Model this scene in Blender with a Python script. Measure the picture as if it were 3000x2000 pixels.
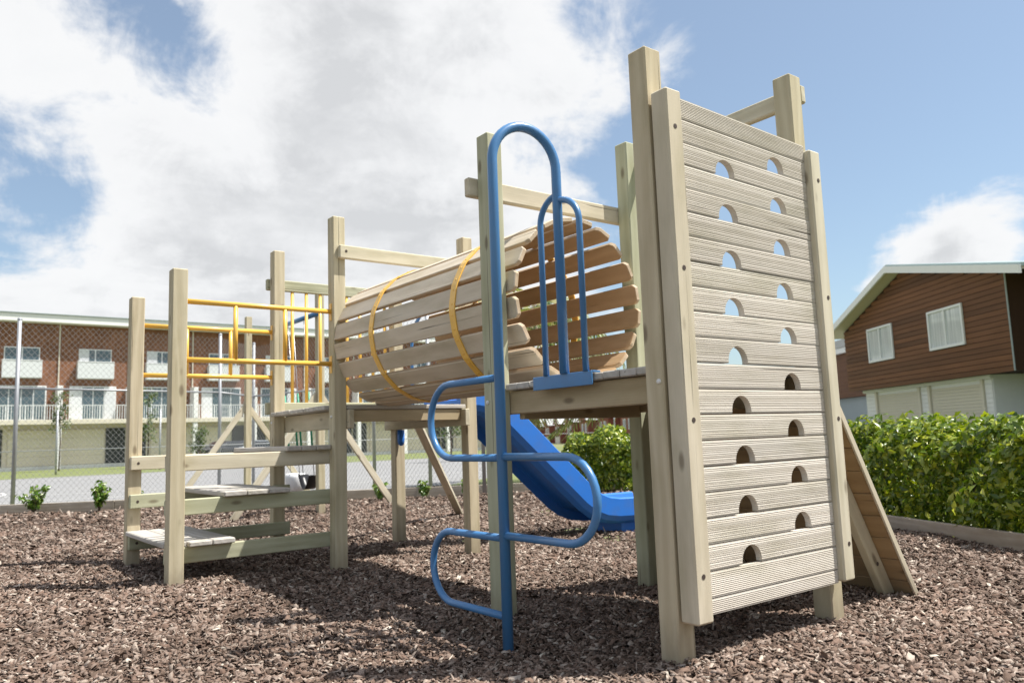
import bpy, bmesh, math, random
import numpy as np
from mathutils import Vector, Matrix
random.seed(7); rng = np.random.default_rng(7)
for o in list(bpy.data.objects): bpy.data.objects.remove(o, do_unlink=True)
scene = bpy.context.scene
COL = scene.collection
R = math.radians

# ------------------------------------------------------------------ camera
CAM = Vector((-2.4173, -2.167, 0.8923))
rt = Vector((0.79677218, -0.60324293, -0.03538446)); up = Vector((-0.0453243, -0.11805121, 0.99197259)); fw = Vector((0.60257763, 0.78877239, 0.12140148))
cd = bpy.data.cameras.new('camera'); cam = bpy.data.objects.new('camera', cd); COL.objects.link(cam)
cam.matrix_world = Matrix(((rt.x, up.x, -fw.x, CAM.x), (rt.y, up.y, -fw.y, CAM.y), (rt.z, up.z, -fw.z, CAM.z), (0, 0, 0, 1)))
cd.sensor_width = 36; cd.lens = 2317.07 / 3000 * 36; cd.clip_start = 0.05; cd.clip_end = 3000
cd.dof.use_dof = True; cd.dof.focus_distance = 4.3; cd.dof.aperture_fstop = 3.2
scene.camera = cam
scene.render.resolution_x = 1024; scene.render.resolution_y = 682
scene.view_settings.view_transform = 'Standard'; scene.view_settings.look = 'None'
scene.view_settings.gamma = 1; scene.view_settings.use_curve_mapping = False
scene.view_settings.exposure = 1.1

# ------------------------------------------------------------------ sky and sun
SUN = Vector((0.42, -0.34, 1.0)).normalized()
elev = math.asin(SUN.z); azim = math.atan2(SUN.x, SUN.y)
world = bpy.data.worlds.new('World'); scene.world = world; world.use_nodes = True
nt = world.node_tree; nt.nodes.clear()
class G:
    """tiny node helper"""
    def __init__(s, t): s.t = t
    def n(s, ty, **kw):
        x = s.t.nodes.new(ty)
        for k, v in kw.items():
            if k == 'ins':
                for i, val in v.items():
                    if hasattr(val, 'is_linked') or isinstance(val, bpy.types.NodeSocket): s.t.links.new(val, x.inputs[i])
                    else: x.inputs[i].default_value = val
            else: setattr(x, k, v)
        return x
    def m(s, op, a, b=None, c=None, clamp=False):
        ins = {0: a}
        if b is not None: ins[1] = b
        if c is not None: ins[2] = c
        return s.n('ShaderNodeMath', operation=op, use_clamp=clamp, ins=ins).outputs[0]
    def v(s, op, a, b=None):
        ins = {0: a}
        if b is not None: ins[1] = b
        x = s.n('ShaderNodeVectorMath', operation=op, ins=ins)
        return x.outputs['Value'] if op in ('DOT_PRODUCT', 'LENGTH') else x.outputs[0]
    def mix(s, f, a, b, blend='MIX'):
        return s.n('ShaderNodeMix', data_type='RGBA', blend_type=blend, ins={0: f, 6: a, 7: b}).outputs[2]
    def ramp(s, f, stops, interp='LINEAR'):
        x = s.n('ShaderNodeValToRGB', ins={0: f}); cr = x.color_ramp; cr.interpolation = interp
        while len(cr.elements) < len(stops): cr.elements.new(0.5)
        for e, (p, c) in zip(cr.elements, stops):
            e.position = p; e.color = c if len(c) == 4 else (*c, 1)
        return x.outputs[0]
    def noise(s, vec, scale, detail=4, rough=.55, dist=0.0):
        return s.n('ShaderNodeTexNoise', ins={'Vector': vec, 'Scale': scale, 'Detail': detail, 'Roughness': rough, 'Distortion': dist}).outputs[0]
    def smooth(s, x, a, b):
        return s.n('ShaderNodeMapRange', interpolation_type='SMOOTHSTEP', ins={0: x, 1: a, 2: b, 3: 0.0, 4: 1.0}).outputs[0]
def raydir(px, py):
    return (fw + rt * ((px - 1500) / 2317.07) + up * ((1000 - py) / 2317.07)).normalized()
g = G(nt)
sky = g.n('ShaderNodeTexSky', sky_type='NISHITA', sun_disc=False, sun_elevation=elev, sun_rotation=azim, altitude=20, air_density=1.0, dust_density=1.2, ozone_density=1.2)
gen = g.n('ShaderNodeTexCoord').outputs['Generated']
sep = g.n('ShaderNodeSeparateXYZ', ins={0: gen})
zz = g.m('MAXIMUM', sep.outputs[2], 0.0)
den = g.m('ADD', zz, 0.16)
flat = g.n('ShaderNodeCombineXYZ', ins={0: g.m('DIVIDE', sep.outputs[0], den), 1: g.m('DIVIDE', sep.outputs[1], den), 2: 0.35}).outputs[0]
warp = g.n('ShaderNodeTexNoise', ins={'Vector': flat, 'Scale': 1.4, 'Detail': 3}).outputs[1]
fl2 = g.v('ADD', flat, g.v('SCALE', g.v('SUBTRACT', warp, (.5, .5, .5))))
fl2.node.inputs[1].links[0].from_node.inputs['Scale'].default_value = 0.35
n1 = g.noise(fl2, 1.5, 10, .60)
n2 = g.noise(gen, 9.0, 8, .66, .4)
base = g.m('ADD', g.m('MULTIPLY', g.m('SUBTRACT', n1, .5), 2.2), g.m('MULTIPLY', g.m('SUBTRACT', n2, .5), 1.15))
# large cloud masses and clear patches, as directions on the sky dome: (px, py, width, weight)
acc = None
for px, py, wd, wt in [(1000, 420, .30, .34), (250, 420, .2, .20), (1450, 120, .18, .26), (1850, 40, .10, .26), (200, 900, .14, .24), (1000, 800, .3, .28), (2890, 690, .10, 1.0), (2720, 790, .06, .75), (2500, 930, .05, .5), (1500, 560, .18, .22), (1770, 270, .05, .34), (-600, 300, .4, .2), (2420, 290, .045, .46), (2030, 210, .04, .24), (2850, 10, .07, .46),
                      (470, 60, .085, -.5), (650, 160, .07, -.46), (260, 480, .06, -.46), (5, 510, .065, -.5), (100, 800, .10, -.52), (2500, 350, .34, -.50), (2150, 420, .22, -.22), (2900, 250, .25, -.18), (2250, 700, .18, -.3), (1840, 330, .05, -.3), (1700, 210, .05, -.2), (3300, 300, .3, -.2)]:
    d = raydir(px, py)
    dist = g.v('LENGTH', g.v('SUBTRACT', gen, tuple(d)))
    bl = g.m('MULTIPLY', g.m('SUBTRACT', 1.0, g.smooth(dist, 0.0, wd * 2.0)), wt)
    acc = bl if acc is None else g.m('ADD', acc, bl)
cov = g.m('ADD', base, acc)
mask = g.smooth(cov, -.20, .25)
mask = g.m('MULTIPLY', mask, g.smooth(sep.outputs[2], -.02, .05))
n3 = g.noise(g.v('ADD', fl2, (.35, -.29, .2)), 2.2, 7, .58)
thick = g.m('ADD', g.m('MULTIPLY', g.smooth(cov, .05, 1.05), .85), g.m('ADD', g.m('MULTIPLY', g.m('SUBTRACT', n3, .5), 1.5), g.m('MULTIPLY', g.m('SUBTRACT', n2, .5), .5)))
cloudc = g.ramp(thick, [(0.0, (.45, .452, .455)), (.4, (.437, .44, .444)), (.7, (.395, .399, .405)), (1.0, (.325, .33, .338))])
skyc = g.mix(.20, g.mix(1.0, sky.outputs[0], (0.068, 0.0745, 0.0745, 1), 'MULTIPLY'), (.32, .34, .36, 1))
col = g.mix(g.m('MULTIPLY', mask, .97), skyc, cloudc)
bg = g.n('ShaderNodeBackground', ins={0: col, 1: 1.0})
g.n('ShaderNodeOutputWorld', ins={0: bg.outputs[0]})
sd = bpy.data.lights.new('sun', 'SUN'); sd.energy = 3.6; sd.angle = R(.53); sd.color = (1, .965, .905)
so = bpy.data.objects.new('sun', sd); COL.objects.link(so); so.rotation_euler = SUN.to_track_quat('Z', 'Y').to_euler(); so.location = (3, -3, 12)

# ------------------------------------------------------------------ materials
def mat(name):
    m = bpy.data.materials.new(name); m.use_nodes = True; m.node_tree.nodes.clear()
    gg = G(m.node_tree); b = gg.n('ShaderNodeBsdfPrincipled'); gg.n('ShaderNodeOutputMaterial', ins={0: b.outputs[0]})
    return m, gg, b
def setb(gg, b, **kw):
    names = dict(col='Base Color', rough='Roughness', spec='Specular IOR Level', metal='Metallic', normal='Normal', coat='Coat Weight', coatr='Coat Roughness')
    for k, v in kw.items():
        s = b.inputs[names[k]]
        if isinstance(v, bpy.types.NodeSocket): gg.t.links.new(v, s)
        else: s.default_value = (*v, 1) if isinstance(v, tuple) and len(v) == 3 else v
def bump(gg, h, strength, dist=.01):
    return gg.n('ShaderNodeBump', ins={'Strength': strength, 'Distance': dist, 'Height': h}).outputs[0]
def wood(name, light, dark, tint_a, tint_b, knots=True, grain=1.0, rough=.72, bmp=.35):
    m, gg, b = mat(name)
    oc = gg.n('ShaderNodeTexCoord').outputs['Object']; rnd = gg.n('ShaderNodeObjectInfo').outputs['Random']
    off = gg.n('ShaderNodeCombineXYZ', ins={0: gg.m('MULTIPLY', rnd, 37.0), 1: gg.m('MULTIPLY', rnd, 91.0), 2: gg.m('MULTIPLY', rnd, 53.0)}).outputs[0]
    p = gg.v('ADD', oc, off)
    big = gg.n('ShaderNodeTexNoise', ins={'Vector': gg.v('MULTIPLY', p, (6, 6, .9)), 'Scale': 1.0, 'Detail': 2}).outputs[0]
    # growth rings: distance field distorted along the board
    sx = gg.n('ShaderNodeSeparateXYZ', ins={0: gg.v('MULTIPLY', p, (1, 1, .06))})
    ring = gg.m('ADD', gg.m('MULTIPLY', gg.m('ADD', sx.outputs[0], sx.outputs[1]), 46.0 * grain), gg.m('MULTIPLY', big, 9.0))
    rings = gg.m('POWER', gg.m('ABSOLUTE', gg.m('SINE', ring)), 1.6)
    fine = gg.noise(gg.v('MULTIPLY', p, (190, 190, 5)), 1.0, 3, .6)
    blot = gg.noise(gg.v('MULTIPLY', p, (5, 5, 1.6)), 1.0, 4, .6)
    f = gg.m('ADD', gg.m('MULTIPLY', rings, .42), gg.m('MULTIPLY', fine, .52), clamp=True)
    c = gg.mix(f, (*light, 1), (*dark, 1))
    tint = gg.mix(rnd, (*tint_a, 1), (*tint_b, 1))
    c = gg.mix(.75, c, tint, 'MULTIPLY')
    c = gg.mix(gg.smooth(blot, .42, .75), c, gg.mix(1.0, c, (.80, .80, .74, 1), 'MULTIPLY'))
    ht = gg.m('MULTIPLY', f, -1.0)
    cr = gg.noise(gg.v('MULTIPLY', p, (75, 75, .55)), 1.0, 2, .5)
    crk = gg.m('MULTIPLY', gg.smooth(cr, .665, .70), gg.smooth(gg.noise(gg.v('MULTIPLY', p, (9, 9, 1.3)), 1.0, 2), .5, .6))
    c = gg.mix(gg.m('MULTIPLY', crk, .72), c, (.055, .042, .028, 1))
    ht = gg.m('SUBTRACT', ht, gg.m('MULTIPLY', crk, 3.0))
    grey = gg.noise(gg.v('MULTIPLY', p, (3.0, 3.0, .8)), 1.0, 5, .65)
    c = gg.mix(gg.m('MULTIPLY', gg.smooth(grey, .5, .72), .45), c, gg.mix(1.0, c, (.78, .80, .80, 1), 'MULTIPLY'))
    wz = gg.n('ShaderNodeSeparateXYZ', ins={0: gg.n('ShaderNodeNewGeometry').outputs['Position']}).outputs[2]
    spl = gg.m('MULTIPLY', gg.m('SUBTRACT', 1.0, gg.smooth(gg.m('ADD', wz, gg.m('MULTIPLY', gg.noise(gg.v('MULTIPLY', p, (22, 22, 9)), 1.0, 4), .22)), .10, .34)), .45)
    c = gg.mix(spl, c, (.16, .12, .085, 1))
    if knots:
        vor = gg.n('ShaderNodeTexVoronoi', ins={'Vector': gg.v('MULTIPLY', p, (8, 8, 3.1)), 'Scale': 1.0, 'Randomness': 1.0})
        k = gg.m('SUBTRACT', 1.0, gg.smooth(vor.outputs['Distance'], .06, .17))
        c = gg.mix(gg.m('MULTIPLY', k, .62), c, (.10, .065, .035, 1))
    setb(gg, b, col=c, rough=rough, spec=.25, normal=bump(gg, ht, bmp, .004))
    return m
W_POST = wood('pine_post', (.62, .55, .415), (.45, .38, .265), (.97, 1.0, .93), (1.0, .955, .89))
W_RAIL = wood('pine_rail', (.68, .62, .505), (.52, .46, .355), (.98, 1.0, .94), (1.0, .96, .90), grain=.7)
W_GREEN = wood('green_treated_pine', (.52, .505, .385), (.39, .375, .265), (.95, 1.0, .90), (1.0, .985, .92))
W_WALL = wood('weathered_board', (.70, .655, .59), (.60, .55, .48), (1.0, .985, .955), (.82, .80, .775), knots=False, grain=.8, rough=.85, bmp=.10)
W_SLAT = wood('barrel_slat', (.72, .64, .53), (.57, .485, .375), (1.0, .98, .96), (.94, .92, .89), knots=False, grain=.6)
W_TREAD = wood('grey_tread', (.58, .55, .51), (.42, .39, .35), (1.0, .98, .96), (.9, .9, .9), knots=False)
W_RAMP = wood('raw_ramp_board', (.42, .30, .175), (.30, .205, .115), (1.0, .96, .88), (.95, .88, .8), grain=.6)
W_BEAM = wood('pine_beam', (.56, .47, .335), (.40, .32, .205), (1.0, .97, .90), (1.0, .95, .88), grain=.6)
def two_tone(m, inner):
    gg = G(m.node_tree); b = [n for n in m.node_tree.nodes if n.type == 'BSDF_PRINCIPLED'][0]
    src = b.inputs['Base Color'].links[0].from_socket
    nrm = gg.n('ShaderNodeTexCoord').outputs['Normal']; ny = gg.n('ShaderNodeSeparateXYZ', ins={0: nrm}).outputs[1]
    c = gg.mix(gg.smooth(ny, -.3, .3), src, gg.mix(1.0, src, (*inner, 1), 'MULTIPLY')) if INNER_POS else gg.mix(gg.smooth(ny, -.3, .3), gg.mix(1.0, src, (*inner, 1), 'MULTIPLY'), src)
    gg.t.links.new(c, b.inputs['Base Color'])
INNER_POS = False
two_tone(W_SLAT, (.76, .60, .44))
def paint(name, c, rough=.32, coat=.25, var=.15):
    m, gg, b = mat(name)
    oc = gg.n('ShaderNodeTexCoord').outputs['Object']
    n = gg.noise(oc, 9, 5, .6)
    cc = gg.mix(gg.smooth(n, .4, .75), (*c, 1), (*[q * (1 - var) + .02 for q in c], 1))
    setb(gg, b, col=cc, rough=gg.m('ADD', rough - .06, gg.m('MULTIPLY', gg.noise(oc, 40, 3), .14)), spec=.5, coat=coat, coatr=.2)
    return m
M_BLUE = paint('blue_tube_paint', (.06, .20, .43))
M_YEL = paint('yellow_tube_paint', (.90, .52, .085), .4)
M_SLIDE = paint('blue_slide_plastic', (.025, .17, .60), .42, .0)
def plain(name, c, rough=.6, metal=0.0, var=.2, scale=6, spec=.4):
    m, gg, b = mat(name)
    oc = gg.n('ShaderNodeTexCoord').outputs['Object']
    n = gg.noise(oc, scale, 5, .6)
    setb(gg, b, col=gg.mix(n, (*[q * (1 + var * .5) for q in c], 1), (*[q * (1 - var) for q in c], 1)), rough=rough, metal=metal, spec=spec)
    return m
M_BOLT = plain('bolt_hole_dark', (.07, .05, .04), .7)
M_CAP = plain('white_bolt_cap', (.78, .77, .74), .4)
M_GALV = plain('galvanised_steel', (.40, .41, .43), .5, .5)
M_WIRE = plain('galvanised_wire', (.34, .34, .34), .5, .3)
M_RUBBER = plain('black_rubber', (.018, .018, .02), .35)
M_WHITE = plain('white_plastic', (.82, .82, .82), .3)
M_GRN = plain('green_sleeve', (.03, .30, .17), .4)
M_STEEL = plain('chain_steel', (.4, .4, .4), .35, .9)
M_WPAINT = plain('white_paint', (.80, .80, .79), .5, var=.08)
M_CREAM = plain('cream_wall', (.74, .67, .57), .75, var=.10, scale=.8)
M_BEIGE = plain('beige_trim', (.66, .61, .50), .6, var=.08)
M_GREYW = plain('grey_render', (.33, .38, .39), .8, var=.1, scale=1)
M_ROOF = plain('teal_roof', (.32, .42, .41), .45, var=.12)
M_ROOFW = plain('pale_roof', (.44, .44, .44), .5, var=.12)
M_DARK = plain('entry_shade', (.05, .055, .06), .5)
M_FRAME = plain('white_frame', (.78, .79, .79), .4, var=.06)
M_CURT = plain('curtain', (.66, .68, .69), .85, var=.08, scale=3)
M_BALC = plain('balcony_panel', (.66, .68, .69), .55, var=.06)
def glass(name, c=(.06, .10, .12)):
    m, gg, b = mat(name); setb(gg, b, col=c, rough=.08, spec=.8); return m
M_GLASS = glass('window_glass')
def net_curtain():
    m, gg, b = mat('net_curtain_behind_glass')
    oc = gg.n('ShaderNodeTexCoord').outputs['Object']; rnd = gg.n('ShaderNodeObjectInfo').outputs['Random']
    n = gg.noise(gg.v('ADD', gg.v('MULTIPLY', oc, (13, 1, .35)), gg.n('ShaderNodeCombineXYZ', ins={0: gg.m('MULTIPLY', rnd, 30.), 1: 0., 2: 0.}).outputs[0]), 1.0, 3, .6)
    setb(gg, b, col=gg.ramp(n, [(.3, (.34, .37, .38)), (.5, (.55, .58, .58)), (.7, (.72, .74, .74))]), rough=.5, spec=.5, coat=1.0, coatr=.04); return m
M_NET = net_curtain()
M_CGLASS = glass('car_glass', (.02, .025, .03))
M_CARP = plain('dark_car_paint', (.05, .055, .065), .25)
M_CARP2 = plain('silver_car_paint', (.30, .32, .34), .25, .3)
def boards_mat():
    m, gg, b = mat('stained_weatherboard')
    oc = gg.n('ShaderNodeTexCoord').outputs['Object']; rnd = gg.n('ShaderNodeObjectInfo').outputs['Random']
    n = gg.noise(gg.v('ADD', gg.v('MULTIPLY', oc, (8, 8, .5)), gg.n('ShaderNodeCombineXYZ', ins={0: gg.m('MULTIPLY', rnd, 40.), 1: rnd, 2: 0.}).outputs[0]), 1.0, 6, .65)
    c = gg.mix(gg.smooth(n, .25, .75), (.185, .080, .040, 1), (.13, .055, .027, 1))
    c = gg.mix(1.0, c, gg.ramp(rnd, [(0, (.70, .70, .70)), (1, (1.22, 1.2, 1.15))]), 'MULTIPLY')
    setb(gg, b, col=c, rough=.6, spec=.3); return m
M_CLAD = boards_mat()
M_CLADD = plain('dark_stained_backing', (.05, .024, .013), .8)
def brick_mat(name, a, b_, mortar, sc=1.0):
    m, gg, b = mat(name)
    oc = gg.n('ShaderNodeTexCoord').outputs['Object']
    mp = gg.n('ShaderNodeMapping', ins={0: oc, 'Rotation': (R(90), 0, 0)}).outputs[0]
    br = gg.n('ShaderNodeTexBrick', ins={'Vector': mp, 'Color1': (*a, 1), 'Color2': (*b_, 1), 'Mortar': (*mortar, 1), 'Scale': 4.2 * sc, 'Mortar Size': .012, 'Bias': .1, 'Row Height': .36, 'Brick Width': 1.0})
    c = gg.mix(.5, br.outputs[0], gg.ramp(gg.noise(oc, .8, 4), [(.3, (.7, .7, .7)), (.7, (1.15, 1.1, 1.1))]), 'MULTIPLY')
    setb(gg, b, col=c, rough=.85, spec=.2); return m
M_BRICK = brick_mat('red_brick', (.27, .125, .068), (.185, .078, .042), (.27, .215, .17))
M_REDW = plain('red_brown_wall', (.26, .085, .06), .8, var=.2, scale=.5)
# leaves
def leaf_mat(name, a, b_, c_, sheen=.3):
    m, gg, b = mat(name)
    geo = gg.n('ShaderNodeNewGeometry'); r = geo.outputs['Random Per Island']
    c = gg.ramp(r, [(0.0, a), (.55, b_), (1.0, c_)])
    setb(gg, b, col=c, rough=sheen, spec=.55)
    tr = gg.n('ShaderNodeBsdfTranslucent', ins={0: gg.mix(1.0, c, (1.25, 1.4, .4, 1), 'MULTIPLY')})
    mx = gg.n('ShaderNodeMixShader', ins={0: .22, 1: b.outputs[0], 2: tr.outputs[0]})
    out = [n for n in m.node_tree.nodes if n.type == 'OUTPUT_MATERIAL'][0]
    gg.t.links.new(mx.outputs[0], out.inputs[0]); return m
M_HEDGE = leaf_mat('hedge_leaf', (.055, .11, .013), (.165, .235, .022), (.46, .48, .05), .32)
M_SHRUB = leaf_mat('shrub_leaf', (.07, .16, .02), (.14, .24, .03), (.25, .30, .05))
M_TREE = leaf_mat('young_tree_leaf', (.06, .10, .035), (.10, .15, .05), (.17, .20, .08), .5)
M_PALM = leaf_mat('palm_leaf', (.09, .14, .035), (.20, .22, .07), (.40, .36, .17), .45)
M_BARKT = plain('twig_bark', (.11, .08, .055), .9)
M_PTRUNK = plain('palm_trunk', (.20, .16, .10), .9, var=.5, scale=14)
# ground
def mulch_mat():
    m, gg, b = mat('mulch')
    oc = gg.n('ShaderNodeTexCoord').outputs['Object']
    oc = gg.v('MULTIPLY', oc, (1, 1, 0))
    wv = gg.v('ADD', oc, gg.v('SCALE', gg.n('ShaderNodeTexNoise', ins={'Vector': oc, 'Scale': 30.}).outputs[1])); wv.node.inputs[1].links[0].from_node.inputs['Scale'].default_value = .03
    vo = gg.n('ShaderNodeTexVoronoi', ins={'Vector': wv, 'Scale': 34.0})
    sepc = gg.n('ShaderNodeSeparateColor', ins={0: vo.outputs['Color']})
    c = gg.ramp(sepc.outputs[0], [(0, (.06, .038, .027)), (.3, (.125, .085, .064)), (.65, (.22, .16, .127)), (.9, (.33, .26, .21)), (1, (.46, .39, .33))])
    c = gg.mix(gg.smooth(vo.outputs['Distance'], .25, .75), c, (.02, .013, .01, 1))
    c = gg.mix(.55, c, gg.ramp(gg.noise(oc, 1.1, 5), [(.3, (.72, .70, .70)), (.7, (1.2, 1.15, 1.12))]), 'MULTIPLY')
    h = gg.m('SUBTRACT', sepc.outputs[1], gg.m('MULTIPLY', vo.outputs['Distance'], 1.4))
    setb(gg, b, col=c, rough=.9, spec=.15, normal=bump(gg, h, 1.0, .02)); return m
M_MULCH = mulch_mat()
def chip_mat():
    m, gg, b = mat('bark_chip')
    r = gg.n('ShaderNodeNewGeometry').outputs['Random Per Island']
    oc = gg.n('ShaderNodeTexCoord').outputs['Object']
    c = gg.ramp(r, [(0, (.075, .05, .037)), (.2, (.145, .101, .076)), (.38, (.20, .132, .10)), (.6, (.24, .181, .145)), (.75, (.275, .202, .164)), (.9, (.35, .283, .235)), (.98, (.45, .38, .32)), (1, (.70, .63, .53))])
    c = gg.mix(.6, c, gg.ramp(gg.noise(oc, 120, 4), [(.3, (.6, .6, .6)), (.7, (1.25, 1.22, 1.2))]), 'MULTIPLY')
    c = gg.mix(1.0, c, gg.ramp(gg.noise(oc, .9, 6, .65), [(.32, (.62, .60, .58)), (.55, (1, 1, 1)), (.72, (1.22, 1.2, 1.18))]), 'MULTIPLY')
    setb(gg, b, col=c, rough=.82, spec=.25, normal=bump(gg, gg.noise(oc, 300, 3), .4, .004)); return m
M_CHIP = chip_mat()
def ground_mat(name, a, b_, sc, rough=.9, fine=60):
    m, gg, b = mat(name)
    oc = gg.n('ShaderNodeTexCoord').outputs['Object']
    c = gg.mix(gg.noise(oc, sc, 6, .6), (*a, 1), (*b_, 1))
    c = gg.mix(.5, c, gg.ramp(gg.noise(oc, fine, 3), [(.3, (.75, .75, .75)), (.7, (1.2, 1.2, 1.2))]), 'MULTIPLY')
    setb(gg, b, col=c, rough=rough, spec=.25); return m
M_ASPH = ground_mat('asphalt', (.225, .225, .23), (.27, .268, .265), .35)
M_LAWN = ground_mat('lawn', (.13, .165, .055), (.21, .225, .095), .5, fine=25)
M_TERR = ground_mat('far_ground', (.16, .18, .08), (.24, .24, .13), .05)
M_LINE = plain('court_paint', (.68, .68, .66), .7)
M_EDGE = wood('edging_timber', (.56, .50, .43), (.40, .35, .29), (1, .97, .93), (.92, .92, .9), knots=False)

# ------------------------------------------------------------------ object helpers
WM = {}
def link(o, parent=None, M=None):
    COL.objects.link(o)
    M = M or Matrix()
    if parent is not None:
        o.parent = parent; o.matrix_parent_inverse = WM[parent.name].inverted()
    o.matrix_basis = M; WM[o.name] = M
    return o
def thing(name, label, cat, loc=(0, 0, 0), group=None):
    o = bpy.data.objects.new(name, None); o.empty_display_size = .2
    link(o, None, Matrix.Translation(loc)); tag(o, label, cat, group); return o
def tag(o, label=None, cat=None, group=None, kind=None):
    for k, v in (('label', label), ('category', cat), ('group', group), ('kind', kind)):
        if v: o[k] = v
    return o
def mk(name, me, parent=None, M=None):
    return link(bpy.data.objects.new(name, me), parent, M)
def from_bm(name, bm, m, smooth=False):
    me = bpy.data.meshes.new(name); bm.to_mesh(me); bm.free()
    for mm in (m if isinstance(m, (list, tuple)) else [m]): me.materials.append(mm)
    if smooth: me.polygons.foreach_set('use_smooth', [True] * len(me.polygons))
    return me
def from_arr(name, V, F, m, smooth=False):
    """V (n,3), F (k,q) arrays with constant face size"""
    V = np.asarray(V, np.float32); F = np.asarray(F, np.int32)
    me = bpy.data.meshes.new(name); me.vertices.add(len(V)); me.vertices.foreach_set('co', V.ravel())
    q = F.shape[1]; me.loops.add(F.size); me.loops.foreach_set('vertex_index', F.ravel())
    me.polygons.add(len(F)); me.polygons.foreach_set('loop_start', np.arange(0, F.size, q, dtype=np.int32))
    try: me.polygons.foreach_set('loop_total', np.full(len(F), q, np.int32))
    except Exception: pass
    if smooth: me.polygons.foreach_set('use_smooth', np.ones(len(F), bool))
    me.update(calc_edges=True); me.validate()
    me.materials.append(m); return me
_bx = {}
def boxmesh(sx, sy, sz, m, bev=.004):
    key = (round(sx, 4), round(sy, 4), round(sz, 4), m.name, bev)
    if key not in _bx:
        bm = bmesh.new(); bmesh.ops.create_cube(bm, size=1)
        bmesh.ops.scale(bm, vec=(sx, sy, sz), verts=bm.verts)
        if bev: bmesh.ops.bevel(bm, geom=bm.edges[:], offset=min(bev, .3 * min(sx, sy, sz)), segments=1, affect='EDGES')
        _bx[key] = from_bm('box', bm, m)
    return _bx[key]
def frame(z, x):
    z = Vector(z).normalized(); x = Vector(x); x = (x - z * x.dot(z)).normalized(); y = z.cross(x)
    return Matrix(((x.x, y.x, z.x, 0), (x.y, y.y, z.y, 0), (x.z, y.z, z.z, 0), (0, 0, 0, 1)))
def beam(name, parent, p0, p1, w, t, m, wdir=(0, 0, 1), bev=.004, flip=True):
    """timber from p0 to p1 (centre line): local Z along it, width w along wdir, thickness t across"""
    p0, p1 = Vector(p0), Vector(p1); L = (p1 - p0).length
    M = Matrix.Translation((p0 + p1) / 2) @ frame(p1 - p0, wdir)
    return mk(name, boxmesh(w, t, L, m, bev), parent, M)
def abox(name, parent, x0, x1, y0, y1, z0, z1, m, bev=.004):
    """axis aligned piece, grain along its longest side"""
    d = (x1 - x0, y1 - y0, z1 - z0); c = Vector(((x0 + x1) / 2, (y0 + y1) / 2, (z0 + z1) / 2)); k = d.index(max(d))
    if k == 2: M = Matrix(); s = d
    elif k == 0: M = frame((1, 0, 0), (0, 0, 1)); s = (d[2], d[1], d[0])
    else: M = frame((0, 1, 0), (0, 0, 1)); s = (d[2], d[0], d[1])
    return mk(name, boxmesh(*s, m, bev), parent, Matrix.Translation(c) @ M)
def tubemesh(name, pts, r, m, seg=12, close=False, cap=True):
    pts = [Vector(p) for p in pts]; n = len(pts); V = []; F = []
    prev = None
    for i, p in enumerate(pts):
        t = (pts[min(i + 1, n - 1)] - pts[max(i - 1, 0)]).normalized()
        if prev is None:
            a = Vector((0, 0, 1)) if abs(t.z) < .9 else Vector((1, 0, 0))
            x = (a - t * a.dot(t)).normalized()
        else: x = (prev - t * prev.dot(t)).normalized()
        prev = x; y = t.cross(x); rr = r[i] if isinstance(r, (list, tuple)) else r
        for k in range(seg):
            an = 2 * math.pi * k / seg; V.append(p + (x * math.cos(an) + y * math.sin(an)) * rr)
    bm = bmesh.new(); vs = [bm.verts.new(v) for v in V]
    for i in range(n - 1):
        for k in range(seg):
            bm.faces.new((vs[i * seg + k], vs[i * seg + (k + 1) % seg], vs[(i + 1) * seg + (k + 1) % seg], vs[(i + 1) * seg + k]))
    for f in bm.faces: f.smooth = True
    if cap:
        bm.faces.new(list(reversed(vs[:seg]))); bm.faces.new(vs[-seg:])
    return from_bm(name, bm, m)
def tube(name, parent, pts, r, m, seg=12):
    return mk(name, tubemesh(name, pts, r, m, seg), parent)
_cy = {}
def disc(name, parent, c, n, r, h, m, seg=12, dome=False):
    """short cylinder or dome with its base at c pointing along n"""
    key = (round(r, 4), round(h, 4), m.name, seg, dome)
    if key not in _cy:
        prof = [(r, 0), (r, h * .4), (r * .8, h * .8), (r * .4, h), (0, h)] if dome else [(r, 0), (r, h * .8), (r * .85, h), (0, h)]
        bm = bmesh.new(); rings = []
        for (a, z) in prof:
            rings.append([bm.verts.new((0, 0, z))] if a == 0 else [bm.verts.new((a * math.cos(2 * math.pi * k / seg), a * math.sin(2 * math.pi * k / seg), z)) for k in range(seg)])
        for A, B in zip(rings, rings[1:]):
            for k in range(seg):
                if len(B) == 1: bm.faces.new((A[k], A[(k + 1) % seg], B[0]))
                else: bm.faces.new((A[k], A[(k + 1) % seg], B[(k + 1) % seg], B[k]))
        _cy[key] = from_bm('disc', bm, m, dome)
    n = Vector(n); M = Matrix.Translation(c) @ frame(n, (1, 0, 0) if abs(n.x) < .9 * n.length else (0, 1, 0))
    return mk(name, _cy[key], parent, M)
def pixat(px, d, z):
    """ground-plan point on the sight column px at forward distance d, at height z"""
    a = fw + rt * ((px - 1500) / 2317.07)
    # choose vertical offset so that height is z
    t = (z - CAM.z) / d - a.z
    p = CAM + (a + up * (t / up.z)) * d
    return Vector((p.x, p.y, z))

# ------------------------------------------------------------------ ground
def gz(x, y):
    s = min(max((y - 1.2) / 2.0, 0), 1); s = s * s * (3 - 2 * s)
    return max(-.05, min(.045, -.034 * (x - .25))) * s * (1 - min(max((y - 6) / 3, 0), 1))
E1 = Vector((-.86, .51)).normalized()
K = Vector((7.6, 7.75)); KD = Vector((-.45, -.893))
def backline(s): return K + E1 * s            # back edging
def rightline(s): return K + KD * s           # right edging
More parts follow.
